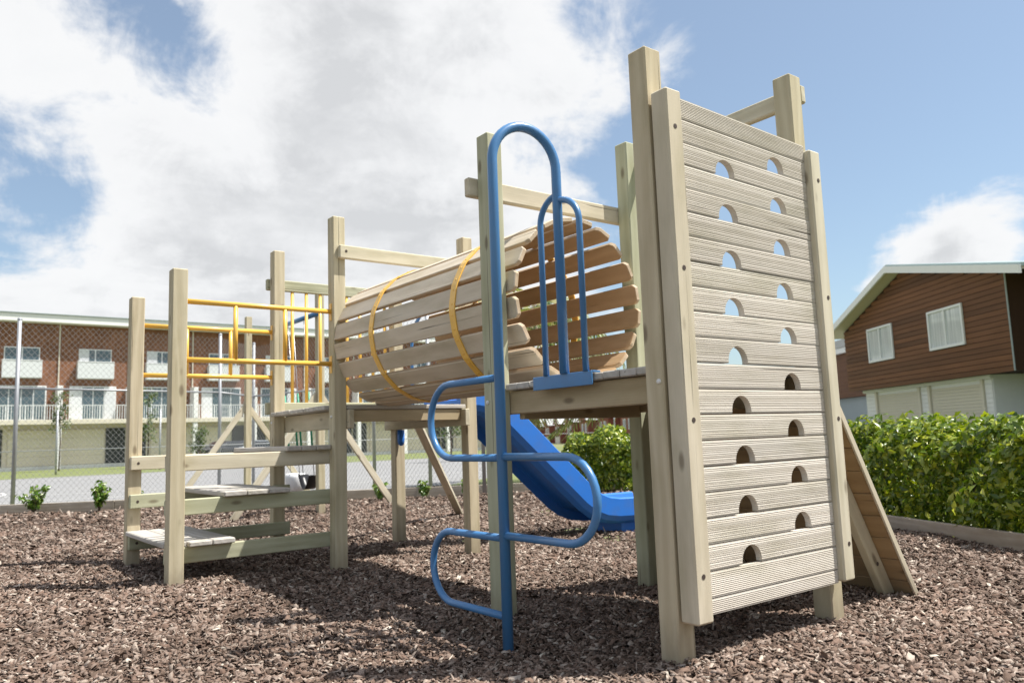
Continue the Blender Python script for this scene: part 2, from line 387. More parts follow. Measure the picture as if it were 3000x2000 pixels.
# far terrain, one sheet to the horizon
bm = bmesh.new(); bmesh.ops.create_grid(bm, x_segments=8, y_segments=8, size=1500)
o = mk('terrain', from_bm('terrain', bm, M_TERR), None, Matrix.Translation((0, 0, -.10))); tag(o, 'dry grassy ground reaching to the horizon', 'ground', kind='structure')
def poly(name, pts, z, m, label):
    bm = bmesh.new(); f = bm.faces.new([bm.verts.new((p[0], p[1], z)) for p in pts]); bm.normal_update()
    if f.normal.z < 0: f.normal_flip()
    o = mk(name, from_bm(name, bm, m)); tag(o, label, name.replace('_', ' '), kind='structure'); return o
o = poly('court', [(-60, 13.0 + 0), (-30, 18), (40, 8), (60, 20), (60, 37), (-60, 37)], -.06, M_ASPH, 'grey asphalt sports court behind the chain link fence')
o = poly('lawn', [(-80, 37), (80, 37), (80, 57), (-80, 57)], -.055, M_LAWN, 'grass verge in front of the brick apartments')
o = poly('side_lawn', [(4.2, 10.6), (7.4, 8.1), (3.2, -1.0), (1, -6), (20, -8), (32, 6), (30, 28), (12, 16)], -.052, M_LAWN, 'grass behind the hedge and the timber edging')
# court lines
def strip(pts, w, z=-.054):
    bm = bmesh.new(); L = []; n = len(pts)
    for i, p in enumerate(pts):
        p = Vector(p); t = (Vector(pts[min(i + 1, n - 1)]) - Vector(pts[max(i - 1, 0)])).normalized(); nn = Vector((-t.y, t.x)) * w / 2
        L.append((bm.verts.new((*(p + nn), z)), bm.verts.new((*(p - nn), z))))
    for a, b in zip(L, L[1:]): bm.faces.new((a[0], a[1], b[1], b[0]))
    bm.normal_update()
    for f in bm.faces:
        if f.normal.z < 0: f.normal_flip()
    return from_bm('court_line', bm, M_LINE)
for pts in ([(-12, 22.5), (14, 17.0)], [(-12, 19.2), (14, 14.6)], [(-2.6 + 2.2 * math.cos(a), 22 + 3.0 * math.sin(a)) for a in np.linspace(-1.3, 1.3, 14)], [(-20, 33), (40, 31)]):
    o = mk('court_line', strip(pts, .07)); tag(o, 'white line painted on the asphalt court', 'court line', kind='structure')
# mulch bed
bx = np.arange(-14, 9.01, .14); by = np.arange(-7, 21.01, .14)
XX, YY = np.meshgrid(bx, by)
def inside(x, y):
    a = (x - K.x) * E1.y * -1 + (y - K.y) * E1.x        # sign of back line side
    b = (x - K.x) * KD.y - (y - K.y) * KD.x
    return a, b
nb = Vector((E1.y, -E1.x)); nb = nb if nb.dot(Vector((0, 0)) - K) > 0 else -nb
nr = Vector((KD.y, -KD.x)); nr = nr if nr.dot(Vector((0, 0)) - K) > 0 else -nr
def din(x, y):   # inside distance to the nearest edging
    return np.minimum((x - K.x) * nb.x + (y - K.y) * nb.y, (x - K.x) * nr.x + (y - K.y) * nr.y)
gzv = np.vectorize(gz)
def hills(x, y):
    return .018 * np.sin(1.7 * x + .6 * y) * np.sin(1.3 * y - .4 * x + 1) + .010 * np.sin(4.1 * x - 2.2 * y) + .008 * np.sin(5.3 * y + 1.9 * x + 2)
ZZ = gzv(XX, YY) + hills(XX, YY) - .034
V = np.stack([XX.ravel(), YY.ravel(), ZZ.ravel()], 1); nx, ny = len(bx), len(by)
idx = (np.arange(ny - 1)[:, None] * nx + np.arange(nx - 1)[None, :]).ravel()
F = np.stack([idx, idx + 1, idx + 1 + nx, idx + nx], 1)
ce = V[F].mean(1); keep = din(ce[:, 0], ce[:, 1]) > -.02
o = mk('mulch_bed', from_arr('mulch_bed', V, F[keep], M_MULCH, True)); tag(o, 'brown bark mulch floor of the playground', 'ground', kind='structure')
# loose bark chips, far too many to count
def chips(n, rmin, rmax, size, a0=-100, a1=100):
    r = np.sqrt(rng.uniform(rmin ** 2, rmax ** 2, n)); a = np.radians(rng.uniform(a0, a1, n)) + math.atan2(fw.x, fw.y)
    x = CAM.x + r * np.sin(a); y = CAM.y + r * np.cos(a)
    k = din(x, y) > .03; x, y = x[k], y[k]; n = len(x)
    z = gzv(x, y) + hills(x, y) - .018 + rng.uniform(0, .020, n)
    s = size * np.clip(rng.lognormal(0, .38, n), .4, 2.0)
    l = s * rng.uniform(.7, 1.5, n); w = s * rng.uniform(.32, .78, n); t = s * rng.uniform(.07, .22, n)
    sl = rng.random(n) < .11; l[sl] *= 1.8; w[sl] *= .38
    J = lambda: rng.uniform(.5, 1.15, n)
    P = np.zeros((n, 8, 3)); j = 0
    for sx, sy in ((-1, -1), (1, -1), (1, 1), (-1, 1)):
        P[:, j, 0] = sx * l * .5 * J(); P[:, j, 1] = sy * w * .5 * J(); P[:, j, 2] = -t * .5
        P[:, j + 4, 0] = sx * l * .5 * J() * .9; P[:, j + 4, 1] = sy * w * .5 * J() * .8; P[:, j + 4, 2] = t * .5 * rng.uniform(.3, 1.4, n)
        j += 1
    yaw = rng.uniform(0, 2 * np.pi, n); tx = rng.normal(0, .5, n); ty = rng.normal(0, .42, n)
    def rot(P, ax, an):
        c, s_ = np.cos(an)[:, None], np.sin(an)[:, None]; i, k_ = [(1, 2), (2, 0), (0, 1)][ax]
        A, B = P[:, :, i].copy(), P[:, :, k_].copy(); P[:, :, i] = A * c - B * s_; P[:, :, k_] = A * s_ + B * c
    rot(P, 0, tx); rot(P, 1, ty); rot(P, 2, yaw)
    P += np.stack([x, y, z], 1)[:, None, :]
    f0 = np.array([(4, 5, 6, 7), (0, 1, 5, 4), (1, 2, 6, 5), (2, 3, 7, 6), (3, 0, 4, 7)])
    F = (np.arange(n) * 8)[:, None, None] + f0[None]
    return P.reshape(-1, 3), F.reshape(-1, 4)
Vs, Fs, off = [], [], 0
for args in ((84000, 2.4, 4.6, .0215, -44, 44), (78000, 4.6, 7.5, .0250, -41, 41), (46000, 7.5, 12.0, .033, -40, 40), (15000, 12, 18, .046, -42, 10), (6000, .6, 2.5, .038, -100, 100), (6000, 2.5, 6, .040, -100, -42), (6000, 2.5, 6, .040, 42, 100)):
    v, f = chips(*args); Vs.append(v); Fs.append(f + off); off += len(v)
o = mk('bark_chips', from_arr('bark_chips', np.concatenate(Vs), np.concatenate(Fs), M_CHIP)); tag(o, 'loose brown and pinkish bark chips covering the playground floor', 'bark chips', kind='stuff')

# timber edging
def edging(label, pts, h, t, zb):
    e = thing('timber_edging', label, 'edging', (*pts[0], 0))
    for a, b in zip(pts, pts[1:]):
        a, b = Vector(a), Vector(b); n = max(1, round((b - a).length / 3.0))
        for i in range(n):
            p, q = a.lerp(b, i / n), a.lerp(b, (i + 1) / n); d = (q - p).normalized() * .004
            beam('board', e, (*(p + d), zb + h / 2), (*(q - d), zb + h / 2), h, t, M_EDGE, (0, 0, 1))
    return e
edging('weathered timber edging board between the bark and the asphalt court', [backline(0), backline(17)], .19, .05, -.06)
edging('weathered timber edging board along the foot of the clipped hedge', [rightline(0.05), rightline(13.0)], .16, .05, -.05)

# ------------------------------------------------------------------ apartments behind the court
FY = 58.4
apt = thing('apartment_building', 'three storey brick terrace with white window balconies and cream ground floor', 'building', (5.43, FY, 0))
UW = 4.32; JX = [5.43 + UW * k for k in range(-6, 10)]; X0, X1 = JX[0], JX[-1]
abox('brick_wall', apt, X0, X1, FY, FY + 8, 2.9, 9.60, M_BRICK, 0)
abox('ground_floor_wall', apt, X0, X1, FY + .35, FY + 8, -.1, 2.895, M_CREAM, 0)
abox('plinth', apt, X0, X1, FY + .2, FY + .345, -.1, .17, M_WPAINT, 0)
abox('balcony_slab', apt, X0, X1, FY - 1.05, FY - .005, 2.87, 3.16, M_BEIGE, .01)
rf = abox('roof', apt, X0 - .5, X1 + .5, FY - .85, FY + 9, 9.605, 10.12, M_WPAINT, .02)
abox('roof_edge', rf, X0 - .55, X1 + .55, FY - .95, FY + 9.1, 10.125, 10.18, M_GREYW, .01)
for k, x in enumerate(JX):
    if k: abox('downpipe', apt, x - .035, x + .035, FY - .09, FY - .02, 5.45, 9.59, M_BEIGE, 0)
    abox('party_fin', apt, x - .16, x + .16, FY - 1.06, FY - .01, 3.165, 5.4, M_WPAINT, .01)
    abox('column', apt, x - .15, x + .15, FY - 1.0, FY - .7, -.1, 2.865, M_WPAINT, .01)
for k in range(len(JX) - 1):
    x = JX[k]; mir = k % 2
    ux = lambda a, b: (x + a * UW, x + b * UW) if not mir else (x + (1 - b) * UW, x + (1 - a) * UW)
    a, b = (x + .27 * UW, x + .74 * UW)
    w = abox('window', apt, a, b, FY - .06, FY - .004, 6.9, 8.0, M_FRAME, .01)
    mid = (a + b) / 2
    for (p, q) in ((a + .06, mid - .04), (mid + .04, b - .06)): abox('pane', w, p, q, FY - .075, FY - .062, 6.95, 7.93, M_GLASS, 0)
    if k % 3 == 0: abox('curtain', w, a + .06, a + .06 + (b - a) * .28, FY - .082, FY - .077, 6.95, 7.93, M_CURT, 0)
    elif k % 3 == 1: abox('curtain', w, a + .06, a + .7, FY - .082, FY - .077, 6.95, 7.93, M_CURT, 0); abox('curtain', w, b - .36, b - .06, FY - .082, FY - .077, 6.95, 7.93, M_CURT, 0)
    pa, pb = x + .245 * UW, x + .765 * UW
    bal = abox('window_balcony', apt, pa, pb, FY - .5, FY - .45, 5.95, 7.05, M_BALC, .01)
    abox('handrail', bal, pa - .03, pb + .03, FY - .52, FY - .43, 7.06, 7.11, M_FRAME, .005)
    abox('floor', bal, pa, pb, FY - .445, FY - .005, 5.93, 5.99, M_BALC, 0)
    for sx in (pa, pb - .05): abox('side_panel', bal, sx, sx + .05, FY - .44, FY - .005, 6.0, 7.05, M_BALC, 0)
    da, db = ux(.155, .82)
    d = abox('door', apt, da, db, FY - .06, FY - .004, 3.17, 5.45, M_FRAME, .01)
    n = 4; ww = (db - da - .1) / n
    for i in range(n):
        is_c = (i == 0 and k % 2 == 0) or (i == n - 1 and k % 3 == 0)
        abox('curtain' if is_c else 'pane', d, da + .05 + i * ww + .035, da + .05 + (i + 1) * ww - .035, FY - .08, FY - .063, 3.25, 5.36, M_CURT if is_c else M_GLASS, 0)
    # balustrade
    bl = abox('balustrade', apt, x + .17, x + UW - .17, FY - 1.04, FY - .99, 4.08, 4.13, M_FRAME, 0)
    nb_ = 26
    bmm = bmesh.new()
    for i in range(nb_):
        cx = x + .17 + (UW - .34) * (i + .5) / nb_
        r_ = bmesh.ops.create_cube(bmm, size=1); bmesh.ops.scale(bmm, vec=(.035 if i % 7 else .07, .03, .90), verts=r_['verts']); bmesh.ops.translate(bmm, vec=(cx, FY - 1.015, 3.62), verts=r_['verts'])
    sp_ = mk('spindles', from_bm('spindles', bmm, M_FRAME), bl); sp_['kind'] = 'stuff'
    ga, gb = ux(.0, .68); ea, eb = ux(.70, .985)
    abox('entry_shade_panel', apt, ea, eb, FY + .30, FY + .347, .18, 2.6, M_DARK, 0)  # flat panel before the wall; the entry's shade is put into its colour
    gd = abox('garage_door', apt, ga + .2, gb, FY + .26, FY + .346, .18, 2.55, M_CREAM, .01)
    for i in range(4): abox('panel', gd, ga + .24, gb - .04, FY + .235, FY + .258, .2 + i * .585, .2 + i * .585 + .57, M_CREAM, .008)

# ------------------------------------------------------------------ brown house on the right
A = Vector((28.78, 15.63)); B = Vector((22.70, 7.07)); D = (B - A); LW = D.length; D.normalize(); NO = Vector((D.y, -D.x))
if NO.dot(Vector((CAM.x, CAM.y)) - A) < 0: NO = -NO
BK = -NO
house = thing('house', 'two storey house with stained brown weatherboards and low gable over garage doors', 'house', (*((A + B) / 2), 0))
def hp(s, z, n=0.0): p = A + D * s + NO * n; return Vector((p.x, p.y, z))
def hbox(name, parent, s0, s1, z0, z1, n0, n1, m, bev=.006):
    c = hp((s0 + s1) / 2, (z0 + z1) / 2, (n0 + n1) / 2); l = s1 - s0; h = z1 - z0
    if l >= h: M = frame((D.x, D.y, 0), (0, 0, 1)); s = (h, abs(n1 - n0), l)
    else: M = frame((0, 0, 1), (D.x, D.y, 0)); s = (l, abs(n1 - n0), h)
    return mk(name, boxmesh(*s, m, bev), parent, Matrix.Translation(c) @ M)
APS, APZ, EL, ER = LW * .47, 6.42, 4.82, 5.24        # apex position and heights under the roof
def prism(name, parent, pts, depth, m, n0=0.0):
    bm = bmesh.new(); f = [bm.verts.new(hp(s, z, n0)) for s, z in pts]; b = [bm.verts.new(hp(s, z, n0 - depth)) for s, z in pts]
    bm.faces.new(f); bm.faces.new(list(reversed(b)))
    for i in range(len(pts)): j = (i + 1) % len(pts); bm.faces.new((f[j], f[i], b[i], b[j]))
    bmesh.ops.recalc_face_normals(bm, faces=bm.faces[:])
    return mk(name, from_bm(name, bm, m), parent)
prism('upper_wall', house, [(0, 2.32), (LW, 2.32), (LW, ER), (APS, APZ), (0, EL)], 3.0, M_CLADD, -.02)
prism('lower_wall', house, [(.55, -.1), (LW - 1.75, -.1), (LW - 1.75, 2.315), (.55, 2.315)], 2.5, M_WPAINT, -.45)
prism('porch_wall', house, [(LW - 1.7, -.1), (LW + 3.5, -.1), (LW + 3.5, 2.7), (LW - 1.7, 2.7)], 5.0, M_GREYW, -1.5)
prism('side_wing', house, [(LW + .06, 2.35), (LW + 5, 2.35), (LW + 5, ER), (LW + .06, ER)], 2.4, M_CLAD, -.6)
pitch = .168; nrow = int((APZ - 2.3) / pitch)
for i in range(nrow + 1):
    z0 = 2.30 + i * pitch; zt = z0 + pitch - .012
    s0, s1 = 0.0, LW
    if zt > EL: s0 = (zt - EL) / (APZ - EL) * APS
    if zt > ER: s1 = LW - (zt - ER) / (APZ - ER) * (LW - APS)
    if s1 - s0 < .3: continue
    # skip the window openings
    spans = [(s0, s1)]
    for wa, wb, wz0, wz1 in ((2.12, 3.92, 3.38, 4.60), (6.42, 8.30, 3.38, 4.60)):
        if zt > wz0 + .03 and z0 < wz1 - .03:
            spans = [q for sp in spans for q in ((sp[0], min(sp[1], wa)), (max(sp[0], wb), sp[1])) if q[1] - q[0] > .05]
    for (p, q) in spans:
        c = hp((p + q) / 2, z0 + pitch / 2 - .006, 0); fr = frame((D.x, D.y, 0), (0, 0, 1)); 
        mk('cladding_board', boxmesh(pitch - .020, .026, round(q - p, 3), M_CLAD, .003), house, Matrix.Translation(c) @ fr @ Matrix.Rotation(R(8), 4, 'Z'))
for wa, wb in ((2.12, 3.92), (6.42, 8.30)):
    w = hbox('window', house, wa, wb, 3.38, 4.60, -.015, .012, M_FRAME, .004); mid = (wa + wb) / 2
    for (p, q, zz0, zz1) in ((wa - .05, wb + .05, 3.32, 3.41), (wa - .05, wb + .05, 4.56, 4.64), (wa - .05, wa + .03, 3.411, 4.559), (wb - .03, wb + .05, 3.411, 4.559), (mid - .03, mid + .03, 3.411, 4.559)):
        hbox('frame', w, p, q, zz0, zz1, .014, .075, M_FRAME, .005)
    for (p, q) in ((wa + .031, mid - .031), (mid + .031, wb - .031)): hbox('pane', w, p, q, 3.412, 4.558, .014, .024, M_NET, 0)
# roof: two sloping slabs with white barge boards
def slope(name, s0, z0, s1, z1, n0, n1, th, m, parent):
    bm = bmesh.new(); vs = []
    for n in (n0, n1):
        vs.append([bm.verts.new(hp(s, z, n)) for s, z in ((s0, z0), (s1, z1), (s1, z1 + th), (s0, z0 + th))])
    a, b = vs; bm.faces.new(a); bm.faces.new(list(reversed(b)))
    for i in range(4): j = (i + 1) % 4; bm.faces.new((a[j], a[i], b[i], b[j]))
    bmesh.ops.recalc_face_normals(bm, faces=bm.faces[:]); return mk(name, from_bm(name, bm, m), parent)
rl = (APZ - EL) / APS; rr_ = (APZ - ER) / (LW - APS)
roof = slope('roof', APS, APZ + .12, -.75, EL - .75 * rl + .12, .55, -3.2, .10, M_ROOF, house)
slope('roof_slope', APS, APZ + .12, LW + 1.5, ER - 1.5 * rr_ + .12, .55, -3.2, .10, M_ROOF, roof)
slope('soffit', APS, APZ + .03, -.72, EL - .72 * rl + .03, .50, -3.1, .085, M_BEIGE, roof)
slope('soffit', APS, APZ + .03, LW + 1.45, ER - 1.45 * rr_ + .03, .50, -3.1, .085, M_BEIGE, roof)
slope('barge_board', APS, APZ - .08, -.78, EL - .78 * rl - .08, .63, .555, .24, M_WPAINT, roof)
slope('barge_board', APS, APZ - .08, LW + 1.5, ER - 1.5 * rr_ - .08, .63, .555, .24, M_WPAINT, roof)
tube('vent_pipe', roof, [hp(LW * .93, APZ - .5, -1.5), hp(LW * .93, APZ + .22, -1.5)], .05, M_BEIGE, 8)
hbox('corner_trim', house, LW - .0, LW + .05, 2.3, ER - .1, .02, .05, M_GREYW)
hbox('lintel', house, .5, LW - 1.7, 2.2, 2.315, -.449, -.33, M_WPAINT)
for (ga, gb) in ((1.55, 4.55), (5.35, 8.2)):
    gd = hbox('garage_door', house, ga, gb, -.05, 2.08, -.50, -.451, M_BEIGE, .004)
    for i in range(20): hbox('slat', gd, ga + .01, gb - .01, .0 + i * .104, .0 + i * .104 + .094, -.449, -.425, M_BEIGE, .010)
    for q in (ga - .14, gb + .01): hbox('door_jamb', gd, q, q + .13, -.05, 2.195, -.449, -.36, M_BEIGE)
for (pa, pb) in ((.58, 1.40), (4.70, 5.20), (8.36, LW - 1.78)):     # white weatherboard piers between the doors
    for i in range(15): hbox('pier_board', house, pa, pb, .0 + i * .146, .0 + i * .146 + .138, -.449, -.42, M_WPAINT, .006)
# neighbour just seen past its corner
nb2 = thing('house', 'dark brown neighbouring house with white gutter seen past the gabled house', 'house', (*pixat(2480, 46, 0).xy, 0))
q0 = pixat(2500, 44, 0).xy - D * 7
def nbx(name, s0, s1, z0, z1, n0, n1, m):
    a = q0 + D * s0; b = q0 + D * s1; nn = NO * ((n0 + n1) / 2)
    return beam(name, nb2, (*(a + nn), (z0 + z1) / 2), (*(b + nn), (z0 + z1) / 2), z1 - z0, abs(n1 - n0), m, (0, 0, 1), .01)
nbx('wall', 0, 9, 2.5, 5.29, -4, 0, M_CLAD); nbx('lower_wall', .3, 8.7, -.1, 2.49, -3.9, -.3, M_GREYW)
nbx('gutter', -.3, 9.3, 5.0, 5.3, .02, .25, M_WPAINT); nbx('roof', -.4, 9.4, 5.31, 5.75, -4.3, .3, M_ROOFW)

# ------------------------------------------------------------------ far row of gabled houses
p1, p6 = pixat(1583, 150, 0), pixat(1890, 74, 0)
lab = 'low red brick terrace house with pale gable in the distant row'
NH = 8; dv = (p6 - p1); hd = dv.normalized(); hn = Vector((-hd.y, hd.x, 0)); hn = hn if hn.dot(CAM - p1) > 0 else -hn
for i in range(NH):
    c = p1 + dv * (i / (NH - 1)); w = dv.length / (NH - 1)
    t = thing('terrace_house', lab, 'house', c, 'distant row of terrace houses')
    def tb(name, s0, s1, z0, z1, n0, n1, m, par=t):
        p = c + hd * ((s0 + s1) / 2) + hn * ((n0 + n1) / 2)
        return mk(name, boxmesh(s1 - s0, abs(n1 - n0), z1 - z0, m, 0), par, Matrix.Translation((p.x, p.y, (z0 + z1) / 2)) @ frame((0, 0, 1), hd))
    wl = tb('wall', -w / 2, w / 2, -.1, 2.55, -8, 0, M_REDW)
    tb('front_bay', -w * .24, w * .24, -.1, 2.7, .01, 1.6, M_REDW)
    for sx in (-.14, .05):
        wi = tb('window', w * sx, w * (sx + .10), 1.35, 2.35, 1.61, 1.66, M_FRAME); tb('pane', w * (sx + .01), w * (sx + .09), 1.42, 2.28, 1.665, 1.68, M_GLASS, wi)
    tb('garage', -w * .2, w * .2, -.08, .95, 1.61, 1.66, M_CREAM)
    def gable(name, hw, z0, z1, n0, n1, m):
        bm = bmesh.new(); vs = [[bm.verts.new(c + hd * s + hn * n + Vector((0, 0, z))) for s, z in ((-hw, z0), (hw, z0), (0, z1))] for n in (n0, n1)]
        bm.faces.new(vs[0]); bm.faces.new(list(reversed(vs[1])))
        for a in range(3): b_ = (a + 1) % 3; bm.faces.new((vs[0][b_], vs[0][a], vs[1][a], vs[1][b_]))
        bmesh.ops.recalc_face_normals(bm, faces=bm.faces[:]); return mk(name, from_bm(name, bm, m), t)
    gable('gable_roof', w * .28, 2.72, 4.25, 1.9, -6, M_ROOFW)
    gable('gable_front', w * .22, 2.71, 3.8, 1.93, 1.905, M_REDW)
    tb('main_roof', -w / 2, w / 2, 2.56, 2.95, -8.2, .2, M_ROOFW)

# ------------------------------------------------------------------ chain link fence
fpts = [Vector((-9.5, 11.9)), Vector((-5.2, 12.7)), Vector((-1.0, 13.42)), Vector((2.55, 14.1))] + [pixat(742, 17.3, 0).xy] + [pixat(935, 15.9, 0).xy, pixat(1098, 14.75, 0).xy, pixat(1262, 13.9, 0).xy, pixat(1420, 13.2, 0).xy]
fence = thing('chain_link_fence', 'tall galvanised chain link fence around the asphalt court', 'fence', (*fpts[2], 0))
HF = 3.18
for p in fpts:
    tube('post', fence, [(p.x, p.y, -.1), (p.x, p.y, HF)], .033, M_GALV, 10); 
    disc('post_cap', fence, (p.x, p.y, HF), (0, 0, 1), .038, .04, M_GALV, 10, True)
for a, b in zip(fpts, fpts[1:]):
    tube('rail', fence, [(a.x, a.y, 2.02), (b.x, b.y, 2.02)], .018, M_GALV, 8)
    L = (b - a).length; d = (b - a) / L; s = .098; n = int(L / s); V = []; F = []
    z0, z1 = .03, HF - .05; r = .0028
    H_ = z1 - z0
    # two families of diagonal wires, clipped to the panel
    nn = Vector((-d.y, d.x))
    for fam in (1, -1):
        for k in range(-int(H_ / s / 1.0) - 1, n + int(H_ / s / 1.0) + 2):
            s0 = k * s * 1.0
            # wire: u = s0 + fam * (z - z0) * .92
            sl = .92 * fam
            pts_ = []
            zl, zh = z0, z1
            if sl > 0: zl = max(zl, z0 + (0 - s0) / sl); zh = min(zh, z0 + (L - s0) / sl)
            else: zl = max(zl, z0 + (L - s0) / sl); zh = min(zh, z0 + (0 - s0) / sl)
            if zh - zl < .02: continue
            for z in (zl, zh):
                u = s0 + sl * (z - z0); q = a + d * u + nn * (fam * .0035)
                pts_.append((q.x, q.y, z))
            i0 = len(V)
            for q in pts_:
                V += [(q[0] + d.x * r, q[1] + d.y * r, q[2]), (q[0] - d.x * r, q[1] - d.y * r, q[2]), (q[0] + nn.x * r * 1.4, q[1] + nn.y * r * 1.4, q[2])]
            F += [(i0, i0 + 1, i0 + 4, i0 + 3), (i0 + 1, i0 + 2, i0 + 5, i0 + 4), (i0 + 2, i0, i0 + 3, i0 + 5)]
    wm = mk('wire_mesh', from_arr('wire_mesh', V, F, M_WIRE), fence); wm['kind'] = 'stuff'
f2 = thing('court_fence', 'low far fence of thin grey posts across the court by the verge', 'fence', (0, 41, 0))
for k in range(-3, 9):
    x = 3.2 + 4.6 * k; tube('post', f2, [(x, 41, -.1), (x, 41, 3.0)], .045, M_GALV, 8)
tube('rail', f2, [(-10.6, 41, 1.1), (40, 41, 1.1)], .02, M_GALV, 6)

# ------------------------------------------------------------------ plants
def leaves(cs, ns, size, rnd=.9, aspect=.5, fold=.25):
    """one folded leaf per centre: 6 verts, 4 tris as two quads"""
    n = len(cs); cs = np.asarray(cs, float); ns = np.asarray(ns, float) + rng.normal(0, rnd, (n, 3)); ns /= np.linalg.norm(ns, axis=1)[:, None]
    t = rng.normal(0, 1, (n, 3)); t[:, 2] += .4; t -= ns * (t * ns).sum(1)[:, None]; t /= np.linalg.norm(t, axis=1)[:, None]
    b = np.cross(ns, t); s = (size * rng.uniform(.6, 1.3, n))[:, None]
    base = cs - t * s * .5; tip = cs + t * s * .5 - ns * s * .10
    m1 = cs - t * s * .12; 
    l = cs + b * s * aspect * .5 + ns * s * fold * .5 - t * s * .02; r = cs - b * s * aspect * .5 + ns * s * fold * .5 - t * s * .02
    mid = cs + t * s * .08
    V = np.stack([base, l, tip, r, mid], 1).reshape(-1, 3); i = (np.arange(n) * 5)[:, None]
    F = np.concatenate([i + np.array([[0, 4, 1]]), i + np.array([[1, 4, 2]]), i + np.array([[0, 3, 4]]), i + np.array([[3, 2, 4]])], 0)
    return V, F
def hedge(label, p0, p1, width, h, nleaf, size, z0=-.03, name='hedge', bumpy=.1, dome=False):
    p0, p1 = Vector(p0), Vector(p1); L = (p1 - p0).length; d = (p1 - p0) / L; n_ = Vector((-d.y, d.x))
    t = thing(name, label, name.replace('_', ' '), (*((p0 + p1) / 2), 0))
    ph = rng.uniform(0, 6, 6)
    u = rng.uniform(0, L, nleaf); 
    # rounded box surface; leaves in a shell plus a few long shoots
    a = rng.uniform(-.15, math.pi + .15, nleaf)
    ex = .38
    cx = np.sign(np.cos(a)) * np.abs(np.cos(a)) ** ex; cz = np.sign(np.sin(a)) * np.abs(np.sin(a)) ** ex
    side = rng.random(nleaf)
    low = side < .55
    zz_ = np.where(low, rng.uniform(.02, .85, nleaf) * h, h * (.45 + .55 * np.clip(cz, -.3, 1)))
    xx_ = np.where(low, np.sign(rng.uniform(-1, 1, nleaf)) * 1.0, cx) * width / 2
    clump = np.sin(6.1 * u + 2 * np.sin(4 * zz_ + ph[0]) + ph[1]) * np.sin(9 * zz_ + 2 * np.sin(3 * u + ph[2])) 
    lump = 1 + .9 * bumpy * clump + bumpy * (np.sin(2.3 * u + ph[0]) * np.sin(3.1 * zz_ * 2 + ph[1]) + .7 * np.sin(5.7 * u + ph[2] + 3 * zz_) + .6 * np.sin(9.1 * u + 7 * zz_ + ph[3]))
    shell = 1 - np.abs(rng.normal(0, .20, nleaf)) + (rng.random(nleaf) < .06) * rng.uniform(0, .15, nleaf)
    endr = np.clip(np.minimum(u, L - u) / (width * .5), 0, 1); endf = np.sqrt(1 - (1 - endr) ** 2) * .55 + .45
    xx_ = xx_ * lump * shell * np.where(endr < 1, endf, 1); zt = zz_ * (1 + .05 * np.sin(3.3 * u + ph[4]) + .035 * np.sin(8.1 * u + ph[5])) * np.where(zz_ > h * .8, .93 + .14 * rng.random(nleaf) ** 2, 1)
    if dome: zt = zt * (.42 + .58 * np.sqrt(np.clip(1 - (1 - np.clip(np.minimum(u, L - u) / (L * .38), 0, 1)) ** 2, 0, 1))) * (.93 + .1 * clump)
    C_ = np.stack([p0.x + d.x * u + n_.x * xx_, p0.y + d.y * u + n_.y * xx_, z0 + zt], 1)
    ni = nleaf // 2 if not dome else nleaf // 6                                     # inner leaves that close the core
    ui = rng.uniform(.1, L - .1, ni); xi = rng.uniform(-.36, .36, ni) * width; zi = rng.uniform(.02, .84, ni) * h
    C_ = np.concatenate([C_, np.stack([p0.x + d.x * ui + n_.x * xi, p0.y + d.y * ui + n_.y * xi, z0 + zi], 1)])
    cx = np.concatenate([cx, rng.uniform(-1, 1, ni)]); cz = np.concatenate([cz, rng.uniform(0, 1, ni)]); low = np.concatenate([low, rng.random(ni) < .5])
    N_ = np.stack([n_.x * cx, n_.y * cx, np.where(low, .35, .3 + np.abs(cz))], 1)
    V, F = leaves(C_, N_, size, .75)
    mk('foliage', from_arr('foliage', V, F, M_HEDGE), t)
    bmm = bmesh.new()
    for k in range(int(L * 5)):
        uu = rng.uniform(0, L); q = p0 + d * uu + n_ * rng.uniform(-.3, .3) * width
        pts = [Vector((q.x, q.y, z0 - .03))]; 
        for j in range(3): pts.append(pts[-1] + Vector((rng.normal(0, .07), rng.normal(0, .07), h * .27)))
        me = tubemesh('s', pts, [.014, .011, .008, .004], M_BARKT, 5); bmm.from_mesh(me); bpy.data.meshes.remove(me)
    st = mk('stems', from_bm('stems', bmm, M_BARKT), t); st['kind'] = 'stuff'
    return t
R0 = rightline(13.0) - nr * .62; R1 = rightline(1.85) - nr * .62
hedge('long clipped green hedge behind the timber edging in front of the brown house', R0, R1, 1.1, .91, 44000, .080, bumpy=.15)
hb = pixat(1760, 13.9, 0); hb2 = pixat(1900, 14.3, 0)
hedge('short rounded green bush growing beyond the foot of the blue slide', pixat(1655, 14.2, 0).xy, pixat(1905, 13.7, 0).xy, 1.2, 1.02, 7600, .09, name='bush', bumpy=.17, dome=True)
